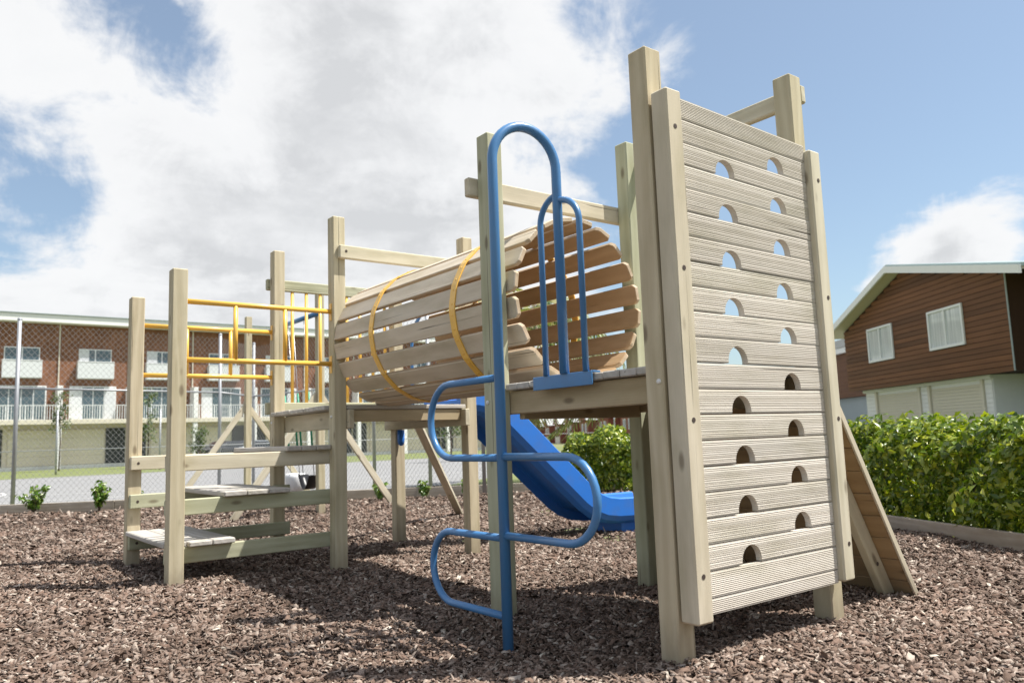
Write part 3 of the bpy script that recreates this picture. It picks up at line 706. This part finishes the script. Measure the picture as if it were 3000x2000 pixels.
def shrub(p, h, w, n, label):
    t = thing('shrub', label, 'shrub', p, 'young shrubs along the edge of the court')
    Vs, Fs, off = [], [], 0; bmm = bmesh.new()
    for k in range(n):
        a = rng.uniform(0, 2 * math.pi); lean = rng.uniform(.05, 1.0) * w; hh = h * rng.uniform(.55, 1.0)
        pts = [Vector((0, 0, 0))]
        for j in range(1, 5):
            f = j / 4; pts.append(Vector((math.cos(a) * lean * f ** 1.3, math.sin(a) * lean * f ** 1.3, hh * f)))
        me = tubemesh('s', pts, [.009, .008, .006, .005, .003], M_BARKT, 5); bmm.from_mesh(me); bpy.data.meshes.remove(me)
        m_ = 30; f = rng.uniform(.22, 1.03, m_); ii = np.clip((f * 4).astype(int), 0, 3)
        P = np.array([tuple(pts[i].lerp(pts[i + 1], ff * 4 - i)) for i, ff in zip(ii, f)]); ra = rng.uniform(0, 2 * math.pi, m_)
        out = np.stack([np.cos(ra), np.sin(ra), np.full(m_, .7)], 1); P += out * .036
        v, fc = leaves(P, out, .078, .35, .5); Vs.append(v); Fs.append(fc + off); off += len(v)
    mk('foliage', from_arr('foliage', np.concatenate(Vs), np.concatenate(Fs), M_SHRUB), t, Matrix.Translation(p))
    mk('stems', from_bm('stems', bmm, M_BARKT), t, Matrix.Translation(p))
    return t
SH = [((110, 1500), .50, .26, 11, 'small spreading young shrub beside the fence post at the edge of the court'), ((290, 1495), .56, .2, 12, 'upright young shrub growing by the edging left of the wooden steps'),
      ((440, 1478), .36, .16, 8, 'small young shrub seen between the two step posts'), ((1118, 1465), .30, .15, 8, 'small young shrub seen under the rear deck beside a diagonal brace'), ((1240, 1457), .34, .16, 7, 'sparse young shrub seen under the slatted barrel'), ((1362, 1450), .3, .12, 5, 'thin leafy sprig beside the front right leg of the rear deck')]
def onz(px, py, z=0.0):
    d = fw + rt * ((px - 1500) / 2317.07) + up * ((1000 - py) / 2317.07); t = (z - CAM.z) / d.z; return CAM + d * t
for (px, py), h, w, n, lb in SH:
    p = onz(px, py)
    e = (p.xy - K).dot(nb)
    if e < .15: p = Vector((*(p.xy + nb * (.25 - e)), 0))
    shrub(Vector((p.x, p.y, -.02)), h * .84, w * .9, n, lb)
def young_tree(p, h, label, w=.7):
    t = thing('young_tree', label, 'tree', p, 'young trees on the verge')
    tr = [Vector((0, 0, 0)), Vector((.03, .02, h * .35)), Vector((-.03, .03, h * .7)), Vector((0, 0, h))]
    bmm = bmesh.new()
    def add(pts, r):
        me = tubemesh('t', pts, r, M_BARKT, 6); bmm.from_mesh(me); bpy.data.meshes.remove(me)
    add(tr, [.05, .04, .03, .01]); C_ = []
    for k in range(16):
        z = h * rng.uniform(.3, .97); a = rng.uniform(0, 6.28); l = w * rng.uniform(.4, 1) * (1.1 - z / h * .6)
        q = Vector((math.cos(a) * l, math.sin(a) * l, z + l * .7)); add([Vector((0, 0, z)), q], [.015, .005])
        c = np.array(q)[None] * rng.uniform(.5, 1.05, (34, 1)); c[:, 2] = z + (q.z - z) * rng.uniform(.3, 1.1, 34); C_.append(c + rng.normal(0, .13, (34, 3)))
    C_ = np.concatenate(C_); V, F = leaves(C_, np.tile([0, 0, 1.], (len(C_), 1)), .17, .9, .55)
    mk('trunk', from_bm('trunk', bmm, M_BARKT), t, Matrix.Translation(p)); mk('crown', from_arr('crown', V, F, M_TREE), t, Matrix.Translation(p))
young_tree(pixat(172, 46, -.05), 4.6, 'slim young tree on the verge before the apartments by the party wall', .75)
young_tree(pixat(432, 46, -.05), 4.8, 'slim young tree on the verge seen between the two step posts', .7)
young_tree(pixat(585, 47, -.05), 2.2, 'low bushy young tree before an apartment entry', .8)
young_tree(pixat(1322, 36, -.05), 2.6, 'rounded grey green young tree seen beneath the barrel tunnel', 1.2)
# palm
PP = pixat(1556, 16.5, 0)
palm = thing('palm_tree', 'palm with drooping dry fronds seen beneath the near deck', 'palm', PP)
mk('trunk', tubemesh('trunk', [(0, 0, -.1), (.05, 0, 1.2), (0, .05, 2.5), (0, 0, 3.25)], [.24, .2, .18, .2], M_PTRUNK, 12), palm, Matrix.Translation(PP))
for k in range(44):
    a = k * 2.399 + rng.uniform(-.2, .2) if k < 34 else math.atan2(rt.y, rt.x) + rng.uniform(-.5, .7); el = R(rng.uniform(15, 70)) if k % 3 == 0 else R(rng.uniform(-5, 35)); L = rng.uniform(2.6, 3.4) + (.5 if k >= 34 else 0)
    pts = []; p = Vector((0, 0, 3.2)); e = el
    for j in range(15):
        pts.append(p.copy()); p = p + Vector((math.cos(a) * math.cos(e), math.sin(a) * math.cos(e), math.sin(e))) * L / 14; e -= R(9.5 + 3 * rng.random())
    V = []; F = []
    for j in range(2, 15):
        t = (pts[min(j + 1, 14)] - pts[j - 1]).normalized(); s = t.cross(Vector((0, 0, 1))).normalized(); uu = s.cross(t)
        for sd_ in (-1, 1):
            for h2 in (0, .5):
                b = pts[j].lerp(pts[j - 1], h2); ll = .52 * (1 - abs(j - 7) / 13) * rng.uniform(.8, 1.1)
                dr = (s * sd_ * .8 + t * .55 - Vector((0, 0, .35)) + uu * .2).normalized(); i0 = len(V)
                wv_ = t * .03
                V += [b - wv_, b + wv_, b + dr * ll * .55 + wv_ - Vector((0, 0, .03)), b + dr * ll - Vector((0, 0, .16 * ll / .5))]
                F.append((i0, i0 + 1, i0 + 2, i0 + 3))
    fr_ = mk('frond', from_arr('frond', [tuple(v) for v in V], F, M_PALM), palm, Matrix.Translation(PP))
    mk('rib', tubemesh('rib', pts, [.022 * (1 - i / 18) for i in range(15)], M_PTRUNK, 5), fr_, Matrix.Translation(PP))

# parked cars beyond the court
def car(p, ang, m, label):
    t = thing('parked_car', label, 'car', p, 'cars parked beyond the court'); M = Matrix.Translation(p) @ Matrix.Rotation(ang, 4, 'Z')
    bm = bmesh.new(); prof = [(-2.1, .25), (2.1, .25), (2.15, .6), (2.0, .82), (1.1, .95), (.55, 1.38), (-.9, 1.42), (-1.7, 1.0), (-2.1, .9)]
    a = [bm.verts.new((x, -.85 + (.12 if z > 1 else 0), z)) for x, z in prof]; b = [bm.verts.new((x, .85 - (.12 if z > 1 else 0), z)) for x, z in prof]
    bm.faces.new(a); bm.faces.new(list(reversed(b)))
    for i in range(len(prof)): j = (i + 1) % len(prof); bm.faces.new((a[j], a[i], b[i], b[j]))
    bmesh.ops.recalc_face_normals(bm, faces=bm.faces[:]); bmesh.ops.bevel(bm, geom=bm.edges[:], offset=.05, segments=2, affect='EDGES')
    mk('body', from_bm('body', bm, m), t, M)
    for sy in (-1, 1):
        bm = bmesh.new(); q = [(-1.45, .98), (.9, .98), (.48, 1.32), (-.85, 1.34)]
        f = [bm.verts.new((x, sy * (.868 - (z - .95) * .27), z)) for x, z in q]; f2_ = [bm.verts.new((x, sy * (.84 - (z - .95) * .27), z)) for x, z in q]
        bm.faces.new(f); bm.faces.new(f2_)
        for i in range(4): bm.faces.new((f[i], f[(i + 1) % 4], f2_[(i + 1) % 4], f2_[i]))
        bmesh.ops.recalc_face_normals(bm, faces=bm.faces[:]); mk('side_window', from_bm('side_window', bm, M_CGLASS), t, M)
        for wx in (-1.3, 1.3):
            me = tubemesh('wheel', [(wx, sy * .66, .31), (wx, sy * .87, .31)], .31, M_RUBBER, 16); w = mk('wheel', me, t, M)
            mk('rim', tubemesh('rim', [(wx, sy * .86, .31), (wx, sy * .885, .31)], .19, M_GALV, 12), w, M)
    for (x0_, z0_, x1_, z1_) in ((1.02, .985, .56, 1.34), (-1.62, 1.04, -.95, 1.38)):
        dz = Vector((z0_ - z1_, 0, x1_ - x0_)); dz = Vector((abs(z1_ - z0_) * (1 if x0_ > 0 else -1), 0, abs(x1_ - x0_))).normalized() * .02
        bm = bmesh.new(); v = [bm.verts.new(Vector((x, y, z)) + dz) for x, y, z in ((x0_, -.66, z0_), (x0_, .66, z0_), (x1_, .6, z1_), (x1_, -.6, z1_))]; bm.faces.new(v)
        mk('windscreen' if x0_ > 0 else 'rear_window', from_bm('windscreen', bm, M_CGLASS), t, M)
car(pixat(682, 50, -.05), R(20), M_CARP, 'dark parked car on the drive beyond the court')
car(pixat(757, 51, -.05), R(15), M_CARP2, 'silver grey parked car on the drive beyond the court')

# ------------------------------------------------------------------ swing set behind the climbing frame
SX = 2.2; SB = 8.4; SA = pixat(812, 12.3, 0)
sw = thing('swing_set', 'timber swing frame with a blue top beam behind the rear deck', 'swing frame', (SX, SB, 0))
def braces(par, x, y):
    for s_ in (-1, 1):
        beam('brace', par, (x + s_ * 1.24, y + .055 + s_ * .02, -.1), (x + s_ * .03, y + .055 + s_ * .04, 1.62), .09, .045, W_RAIL, (1, 0, 0))
beam('post', sw, (SX, SB, -.2), (SX, SB, 3.17), .1, .1, W_POST, (1, 0, 0)); braces(sw, SX, SB)
beam('post', sw, (SA.x, SA.y, -.2), (SA.x, SA.y, 3.1), .1, .1, W_POST, (1, 0, 0))
tube('top_beam', sw, [(SA.x - .085, SA.y + .03, 2.74), (SX - .085, SB - .25, 2.74)], .035, M_BLUE, 12)
bp = thing('braced_post', 'tall timber post with two diagonal braces behind the wooden steps', 'post', (2.25, 11.55, 0))
beam('post', bp, (2.25, 11.55, -.2), (2.25, 11.55, 3.17), .1, .1, W_POST, (1, 0, 0)); braces(bp, 2.25, 11.55)
def swing(y, x, seat, label):
    t = thing('swing', label, 'swing', (x, y, .3), 'swings hanging from the swing set')
    for dy in (-.17, .17) if seat == 'bucket' else (-.2, .2):
        tube('chain', t, [(SX - .08, y + dy, 2.70), (x, y + dy, .46)], .006, M_STEEL, 6)
        a = Vector((SX - .08, y + dy, 2.70)); b = Vector((x, y + dy, .46))
        tube('sleeve', t, [a.lerp(b, .46), a.lerp(b, .82)], .016, M_GRN, 8)
    if seat == 'strap':
        pts = [Vector((x, y - .2 + .4 * k / 12, .46 - .2 * math.sin(math.pi * k / 12))) for k in range(13)]
        bm = bmesh.new(); rows = []
        for p in pts: rows.append([bm.verts.new(p + Vector((sx, 0, sz))) for sx, sz in ((-.08, 0), (.08, 0), (.08, .012), (-.08, .012))])
        for A_, B_ in zip(rows, rows[1:]):
            for k in range(4): bm.faces.new((A_[k], A_[(k + 1) % 4], B_[(k + 1) % 4], B_[k]))
        bm.faces.new(rows[0]); bm.faces.new(list(reversed(rows[-1])))
        bmesh.ops.recalc_face_normals(bm, faces=bm.faces[:]); mk('seat', from_bm('seat', bm, M_RUBBER, True), t)
    else:
        bm = bmesh.new(); seg = 20; rings = []
        for (r, z) in ((.05, .18), (.13, .21), (.17, .30), (.175, .42), (.165, .48), (.145, .48), (.15, .40), (.12, .28), (.0, .25)):
            rings.append([bm.verts.new((x, y, z))] if r == 0 else [bm.verts.new((x + r * math.cos(6.2832 * k / seg) * .85, y + r * math.sin(6.2832 * k / seg), z)) for k in range(seg)])
        for A_, B_ in zip(rings, rings[1:]):
            for k in range(seg):
                bm.faces.new((A_[k], A_[(k + 1) % seg], B_[0]) if len(B_) == 1 else (A_[k], A_[(k + 1) % seg], B_[(k + 1) % seg], B_[k]))
        bm.faces.new(rings[0]); bmesh.ops.recalc_face_normals(bm, faces=bm.faces[:]); mk('seat', from_bm('seat', bm, M_WHITE, True), t)
swing(9.56, 2.30, 'bucket', 'white rounded toddler swing seat hanging on chains with green sleeves')
swing(8.98, 2.27, 'strap', 'black rubber strap swing seat hanging on chains')

# ------------------------------------------------------------------ climbing frame
PX, PY = 1.0722, 1.1595; QX, QY, QC, QD = .1025, 3.3404, 1.1887, 1.2334; SXs = QX - 1.1554
DK = 1.175
cf = thing('climbing_frame', 'timber climbing frame with slatted barrel tunnel, climbing wall, steps and blue slide', 'climbing frame', (.6, 2.2, 0))
def post(x, y, h, m=W_POST):
    return abox('post', cf, x, x + .1, y, y + .1, -.25, h, m, .006)
pP1 = post(0, 0, 2.532); pP2 = post(0, PY, 2.544, W_GREEN); pP3 = post(PX, PY, 2.71, W_GREEN); pP4 = post(PX, 0, 2.69)
pQ1 = post(QX, QY, 2.637); pQ3 = post(QX + QC, QY, 2.622); pQ2 = post(QX, QY + QD, 2.629); pQ4 = post(QX + QC, QY + QD, 2.45)
pS1 = post(SXs, QY, 2.11); pS2 = post(SXs, QY + QD, 2.117)
for (p, c) in ((pP1, (0, .024, 1.10)), (pP2, (0, 1.225, 1.083)), (pQ1, (QX, QY + .05, 1.10)), (pQ2, (QX, QY + QD + .05, 1.10))):
    disc('bolt_cap', p, c, (-1, 0, 0), .011, .009, M_CAP, 14, True)
# climbing wall stiles
sl = abox('wall_stile', cf, .004, .10, -.10, -.012, .158, 2.312, W_RAIL, .008)
sr = abox('wall_stile', cf, 1.034, 1.124, -.10, -.012, .186, 2.246, W_RAIL, .008)
for s, x, zs in ((sl, .05, (2.148, 1.552, .939, .337)), (sr, 1.092, (2.096, 1.512, .931, .352))):
    for z in zs: disc('bolt', s, (x, -.1005, z), (0, -1, 0), .0105, .0012, M_BOLT, 14)
# grooved wall boards with arched hand holes
def wallboard(L, h, t, hole, seedv):
    """local Z = length, X = height, Y = outward; ribs proud of the face, arch cut from the lower edge"""
    nr_ = max(5, round(h / .0082)); e = .004; zs = [0, e] + [e + (h - 2 * e) * k / nr_ for k in range(1, nr_)] + [h - e, h]
    V = []; F = []
    def q(*p):
        i = len(V); V.extend(p); F.append(tuple(range(i, i + len(p))))
    def half(x):  # half width of the arch at height x above the lower edge
        if not hole: return 0
        c, hw, hh = hole
        if x >= hh: return 0
        st = hh - hw                      # straight sides, round top
        return hw if x <= st else math.sqrt(max(0, hw * hw - (x - st) ** 2))
    rows = sorted(set(round(v, 5) for v in zs) | (set(round(hole[2] - hole[1] + hole[1] * math.sin(a), 5) for a in np.linspace(0, math.pi / 2, 9)) if hole else set()))
    def spans(x):
        if hole and half(x) > 0 or (hole and abs(x - hole[2]) < 1e-6): return [(0, hole[0] - half(x)), (hole[0] + half(x), L)]
        return None
    for a, b in zip(rows, rows[1:]):
        if hole and b <= hole[2] + 1e-6:
            sa = [(0, hole[0] - half(a)), (hole[0] + half(a), L)]; sb = [(0, hole[0] - half(b)), (hole[0] + half(b), L)]
        else: sa = sb = [(0, L)]
        mid = (a + b) / 2; k = (mid - e) / (h - 2 * e) * nr_
        rib = e < mid < h - e and (k - math.floor(k)) >= 0
        for (s0, s1), (u0, u1) in zip(sa, sb):
            y = t / 2
            if rib:   # rounded rib: two facets, groove at the row ends
                y0, y1 = y - .0020, y
                k0 = (a - e) / (h - 2 * e) * nr_; k1 = (b - e) / (h - 2 * e) * nr_
                ya = y0 if abs(k0 - round(k0)) < 1e-3 else y1; yb = y0 if abs(k1 - round(k1)) < 1e-3 else y1
                m_ = (a + b) / 2; w0, w1 = (s0 + u0) / 2, (s1 + u1) / 2
                q((a, ya, s0), (a, ya, s1), (m_, y1, w1), (m_, y1, w0)); q((m_, y1, w0), (m_, y1, w1), (b, yb, u1), (b, yb, u0))
            else: q((a, y - .0020, s0), (a, y - .0020, s1), (b, y - .0020, u1), (b, y - .0020, u0))
            q((a, -t / 2, s1), (a, -t / 2, s0), (b, -t / 2, u0), (b, -t / 2, u1))
        if hole and b <= hole[2] + 1e-6:
            for sg in (-1, 1):
                c0, c1 = hole[0] + sg * half(a), hole[0] + sg * half(b)
                p = [(a, -t / 2, c0), (a, t / 2 - .001, c0), (b, t / 2 - .001, c1), (b, -t / 2, c1)]
                q(*(p if sg < 0 else p[::-1]))
    for s in (0, L): q((0, -t / 2, s), (0, t / 2 - .003, s), (h, t / 2 - .003, s), (h, -t / 2, s))
    q((h, -t / 2, 0), (h, t / 2 - .003, 0), (h, t / 2 - .003, L), (h, -t / 2, L))
    sp = [(0, L)] if not hole else [(0, hole[0] - hole[1]), (hole[0] + hole[1], L)]
    for s0, s1 in sp: q((0, -t / 2, s0), (0, -t / 2, s1), (0, t / 2 - .003, s1), (0, t / 2 - .003, s0))
    bm = bmesh.new(); vv = [bm.verts.new(v) for v in V]
    for f in F:
        try: bm.faces.new([vv[i] for i in f])
        except ValueError: pass
    bmesh.ops.remove_doubles(bm, verts=bm.verts[:], dist=1e-5); bmesh.ops.recalc_face_normals(bm, faces=bm.faces[:])
    return from_bm('wall_board', bm, W_WALL)
zl = [2.302, 2.209, 2.107, 2.009, 1.908, 1.806, 1.702, 1.597, 1.491, 1.386, 1.280, 1.173, 1.066, .962, .857, .753, .650, .547, .446, .343, .240, .176]
zr = [z + (.0 if z < 1 else -.0) for z in zl]
cache = {}
for i in range(21):
    z1, z0 = zl[i], zl[i + 1]; gap = .0048; h = z1 - z0 - gap
    hole = None
    if i % 2 == 0 and 2 <= i <= 18: hole = (.402 - .102, .0655, min(.074, h * .82))
    if i % 2 == 1 and 1 <= i <= 17: hole = (.785 - .102, .0635, min(.074, h * .82))
    me = wallboard(.930, h, .03, hole, i)
    # taller boards at the left edge taper slightly: right edge of the wall sits a little lower at the top
    M = Matrix.Translation((.102, -.055 + rng.uniform(-.002, .002), z0 + gap / 2)) @ frame((1, 0, -.0 - .030 * max(0, z0 - 1.2)), (0, 0, 1))
    mk('wall_board', me, cf, M)
# decks
def deck_boards(x0, x1, ys, z, m=W_TREAD, t=.034):
    for a, b in zip(ys, ys[1:]): 
        dz = rng.uniform(-.002, .002)
        abox('deck_board', cf, x0 + rng.uniform(-.004, .004), x1, a + .0025, b - .0025, z - t + dz, z + dz, m, .005)
deck_boards(.062, 1.13, [.104 + (PY - .108) * k / 10 for k in range(11)], DK)
deck_boards(.104, 1.068, [.006, .10], DK); deck_boards(.104, 1.068, [PY + .002, PY + .098], DK)
for x in (.102, PX - .048): abox('deck_beam', cf, x, x + .046, -.0, PY + .1, 1.018, DK - .036, W_BEAM, .005)
for y in (.11, PY - .05): abox('deck_joist', cf, .15, PX - .05, y, y + .044, .99, DK - .037, W_BEAM, .005)
deck_boards(QX - .03, QX + QC + .13, [QY + .104 + (QD - .108) * k / 11 for k in range(12)], DK + .012)
deck_boards(QX + .104, QX + QC - .004, [QY + .004, QY + .10], DK + .012)
for x, y0 in ((QX + .102, QY - .03), (QX + QC - .048, QY - .045)): abox('deck_beam', cf, x, x + .046, y0, QY + QD + .13, 1.012, DK - .024, W_RAIL, .005)
abox('deck_joist', cf, QX + .15, QX + QC - .05, QY + .02, QY + .066, 1.06, DK - .026, W_BEAM, .005)
tube('pipe_stub', cf, [(QX + QC + .035, QY + QD - .045, 1.010), (QX + QC + .035, QY + QD - .045, .905), (QX + QC + .035, QY + QD - .045, .875), (QX + QC + .035, QY + QD - .045, .86)], [.033, .033, .027, .012], M_SLIDE, 14)
# rails
def rail(x0, x1, y0, y1, z0, z1, m=W_RAIL): return abox('rail', cf, x0, x1, y0, y1, z0, z1, m, .007)
rail(-.058, PX + .13, PY + .1015, PY + .146, 2.205, 2.31)
rail(PX + .1015, PX + .147, .004, PY + .13, 2.56, 2.655)
r = rail(QX + .034, QX + QC + .06, QY - .046, QY - .0015, 2.302, 2.405)
disc('bolt', r, (QX + .087, QY - .0465, 2.358), (0, -1, 0), .011, .0012, M_BOLT, 14)
rail(QX - .025, QX + QC + .12, QY + QD + .1015, QY + QD + .146, 2.287, 2.386, W_GREEN)
rail(QX - .03, QX + QC + .12, QY + QD + .1015, QY + QD + .146, 1.175, 1.28, W_GREEN)
for k in range(8):
    x = .319 + .1345 * k
    tube('spindle', cf, [(x, QY + QD + .124, 1.281), (x, QY + QD + .124, 2.286)], .0150, M_YEL, 10)
# yellow handrails of the steps
for y in (QY + .05, QY + QD + .05):
    for z in (1.897, 1.497):
        hr = tube('handrail', cf, [(SXs + .1, y, z), (QX, y, z)],   .0185, M_YEL, 12)
        for x, s in ((SXs + .1015, 1), (QX - .0055, 1)): abox('flange', hr, x, x + .004, y - .02, y + .02, z - .07, z + .06, M_YEL, 0)
    for x in (-.616, -.257): tube('rail_upright', cf, [(x, y, 1.50), (x, y, 1.894)], .0165, M_YEL, 10)
# step stringers and treads
for y0, y1, nrm in ((QY + .1015, QY + .1465, 1), (QY + QD - .0465, QY + QD - .0015, -1)):
    for zt in (.858, .566, .254):
        s = abox('step_stringer', cf, SXs + .01 if nrm < 0 else SXs + .005, QX + .13, y0, y1, zt - .106, zt, W_RAIL if zt > .8 else W_GREEN, .006)
        if nrm < 0: disc('bolt', s, (SXs + .066, y0 - .0005, zt - .055), (0, -1, 0), .0105, .0012, M_BOLT, 12)
def tread(x0, x1, zt):
    n = 3; w = (x1 - x0) / n
    for k in range(n): abox('step_board', cf, x0 + k * w + .002, x0 + (k + 1) * w - .002, (QY + .105 if x0 + k * w < SXs + .102 else QY + .05) + rng.uniform(-.005, .005), QY + QD - .004, zt - .034, zt + rng.uniform(-.002, .002), W_TREAD, .006)
tread(-1.045 + .1, -.60, .290) if False else tread(SXs - .01, -.605, .290)
tread(-.685, -.215, .601); tread(-.245, QX - .004, .893)
# barrel tunnel
BC = Vector((.586, 1.657)); BR = .478; Y0, Y1 = 1.105, 3.40; NS = 20
bmx = bmesh.new(); wS = .117; tS = .028; LS = Y1 - Y0; ch = .024
prof = [(-wS / 2, ch), (-wS / 2, LS - ch), (-wS / 2 + ch * .75, LS), (wS / 2 - ch * .75, LS), (wS / 2, LS - ch), (wS / 2, ch), (wS / 2 - ch * .75, 0), (-wS / 2 + ch * .75, 0)]
a = [bmx.verts.new((x, -tS / 2, z - LS / 2)) for x, z in prof]; b = [bmx.verts.new((x, tS / 2, z - LS / 2)) for x, z in prof]
bmx.faces.new(a); bmx.faces.new(list(reversed(b)))
for i in range(8): j = (i + 1) % 8; bmx.faces.new((a[j], a[i], b[i], b[j]))
bmesh.ops.recalc_face_normals(bmx, faces=bmx.faces[:]); bmesh.ops.bevel(bmx, geom=bmx.edges[:], offset=.004, segments=1, affect='EDGES')
slat_me = from_bm('tunnel_slat', bmx, W_SLAT)
for k in range(NS):
    th = 2 * math.pi * (k + .5) / NS; n = Vector((math.sin(th), 0, math.cos(th)))
    c = Vector((BC.x, (Y0 + Y1) / 2 + rng.uniform(-.012, .012), BC.y)) + n * (BR - tS / 2)
    if c.z < DK + .03: c.z = max(c.z, DK + .018)
    fr = frame((0, 1, 0), n.cross(Vector((0, 1, 0)))); mk('tunnel_slat', slat_me, cf, Matrix.Translation(c) @ fr)
for yh in (1.70, 2.735):
    bm = bmesh.new(); seg = 80; rg = []
    for k in range(seg):
        an = 2 * math.pi * k / seg; n = Vector((math.sin(an), 0, math.cos(an)))
        # band follows the flats of the slats
        kk = math.floor(an / (2 * math.pi / NS)); ctr = 2 * math.pi * (kk + .5) / NS; rad = (BR + .001) / math.cos(min(abs(an - ctr), .1257))
        rg.append([bm.verts.new(Vector((BC.x, yh + dy, BC.y)) + n * (rad + dr)) for dy, dr in ((-.029, 0), (.029, 0), (.029, .007), (-.029, .007))])
    for k in range(seg):
        A_, B_ = rg[k], rg[(k + 1) % seg]
        for j in range(4): bm.faces.new((A_[j], A_[(j + 1) % 4], B_[(j + 1) % 4], B_[j]))
    bmesh.ops.recalc_face_normals(bm, faces=bm.faces[:]); hoop = mk('tunnel_hoop', from_bm('tunnel_hoop', bm, M_YEL), cf)
    for k in range(NS):
        for dth in (-.09, .09):
            th = 2 * math.pi * (k + .5) / NS + dth; n = Vector((math.sin(th), 0, math.cos(th)))
            disc('bolt', hoop, Vector((BC.x, yh, BC.y)) + n * (BR / math.cos(dth) + .0065), n, .0075, .004, M_YEL, 8, True)
# slide
SYN, SW = QY + .245, .64
path = [(1.405, 1.36), (1.60, 1.36), (1.74, 1.335), (1.86, 1.27), (1.98, 1.185), (2.10, 1.085), (2.93, .375), (3.02, .315), (3.13, .275), (3.27, .255), (3.45, .248), (4.05, .244)]
sec = [(0, 0), (0, -.165), (.035, -.215), (.09, -.245), (.10, -.16), (.13, -.145), (SW - .13, -.145), (SW - .10, -.16), (SW - .09, -.245), (SW - .035, -.215), (SW, -.165), (SW, 0), (SW - .02, .014), (SW - .045, 0), (SW - .085, -.115), (.085, -.115), (.045, 0), (.02, .014)]
bm = bmesh.new(); rows = []
for i, (x, z) in enumerate(path):
    p, q = Vector(path[max(i - 1, 0)]), Vector(path[min(i + 1, len(path) - 1)]); t = (q - p).normalized(); n = Vector((-t.y, t.x))
    rows.append([bm.verts.new((x + n.x * v, SYN + u, z + n.y * v)) for u, v in sec])
for A_, B_ in zip(rows, rows[1:]):
    for k in range(len(sec)): j = (k + 1) % len(sec); bm.faces.new((A_[k], A_[j], B_[j], B_[k]))
bm.faces.new(rows[0]); bm.faces.new(list(reversed(rows[-1])))
bmesh.ops.recalc_face_normals(bm, faces=bm.faces[:])
slide = mk('slide', from_bm('slide', bm, M_SLIDE), cf)
abox('foot', slide, 3.38, 4.0, SYN + .10, SYN + SW - .10, -.15, .095, M_SLIDE, .02)
hx = QX + QC + .13
tube('entry_hoop', slide, [(hx, 3.56, DK + .015)] + [(hx, 4.02 - .44 * math.cos(a), 1.80 + .36 * math.sin(a)) for a in np.linspace(0, math.pi, 15)] + [(hx, 4.46, DK + .015)], .016, M_BLUE, 10)
# ramp on the far side of the near tower
rp0, rp1 = Vector((PX + .105, DK - .03)), Vector((1.90, -.04)); rd = (rp1 - rp0).normalized(); rn = Vector((-rd.y, rd.x)); RL = (rp1 - rp0).length
nbd = 10
for k in range(nbd):
    p, q = rp0 + rd * (RL * k / nbd + .002), rp0 + rd * (RL * (k + 1) / nbd - .002); c = (p + q) / 2
    beam('ramp_board', cf, (c.x, .012 + rng.uniform(-.002, .002), c.y), (c.x, PY + .08, c.y), RL / nbd - .004, .03, W_RAMP, (rd.x, 0, rd.y), .004)
for y in (.13, 1.05):
    p, q = rp0 - rn * .063 + rd * .12, rp1 - rn * .063 - rd * .06
    s = beam('ramp_stringer', cf, (p.x, y, p.y), (q.x, y, q.y), .09, .045, W_POST, (rn.x, 0, rn.y))
    e = q - rd * .22; disc('bolt', s, (e.x, y - .0235, e.y), (0, -1, 0), .011, .0015, M_BOLT, 12)
bmr = rp0 + rd * RL / 2
beam('ramp_lit_edge', cf, (rp0.x, .004, rp0.y), (rp1.x, .004, rp1.y), .036, .012, W_RAIL, (rn.x, 0, rn.y), .003)  # added pale strip; sunlight on the plank ends is put into its colour
# raking brace of the rear deck
beam('brace', cf, (QX + QC + .125, QY + QD + .09, 1.40), (3.40, 6.70, -.08), .09, .045, W_RAIL, (.7, -.7, 0))
# blue step pole
px_, py_ = -.31, .695; ax = .045
arc = [(px_, py_, -.2), (px_, py_, 2.18)] + [((px_ + ax) / 2 - (ax - px_) / 2 * math.cos(a), py_ + (.655 - py_) * (1 - math.cos(a)) / 2, 2.18 + .19 * math.sin(a)) for a in np.linspace(.12, math.pi - .12, 18)] + [(ax, .655, 2.17), (ax, .655, DK + .012)]
pole = tube('step_pole', cf, arc, .0238, M_BLUE, 16)
def loop(s, z1, z0, ext):
    r = (z1 - z0) / 2; yc = ext - s * r
    pts = [(px_, py_, z1)] + [(px_, yc + s * r * math.sin(a), (z1 + z0) / 2 + r * math.cos(a)) for a in np.linspace(0, math.pi, 16)] + [(px_, py_, z0)]
    return tube('step_loop', pole, pts, .0170, M_BLUE, 12)
loop(1, 1.166, .808, 1.292); loop(-1, .812, .470, .090); loop(1, .458, .125, 1.297)
for y, zt in ((.79, 1.93), (.505, 1.90)):
    s = y - .655
    pts = [(ax, y, DK + .012), (ax, y, zt)] + [(ax, .655 + s * (math.cos(a)) , zt + .13 * math.sin(a)) for a in np.linspace(.1, math.pi / 2, 10)]
    tube('guard_bar', pole, pts, .0155, M_BLUE, 12)
abox('bracket', pole, .042, .052, .468, .893, 1.122, DK + .012, M_BLUE, .002)
abox('bracket_flange', pole, .0525, .10, .468, .893, DK + .004, DK + .013, M_BLUE, .001)
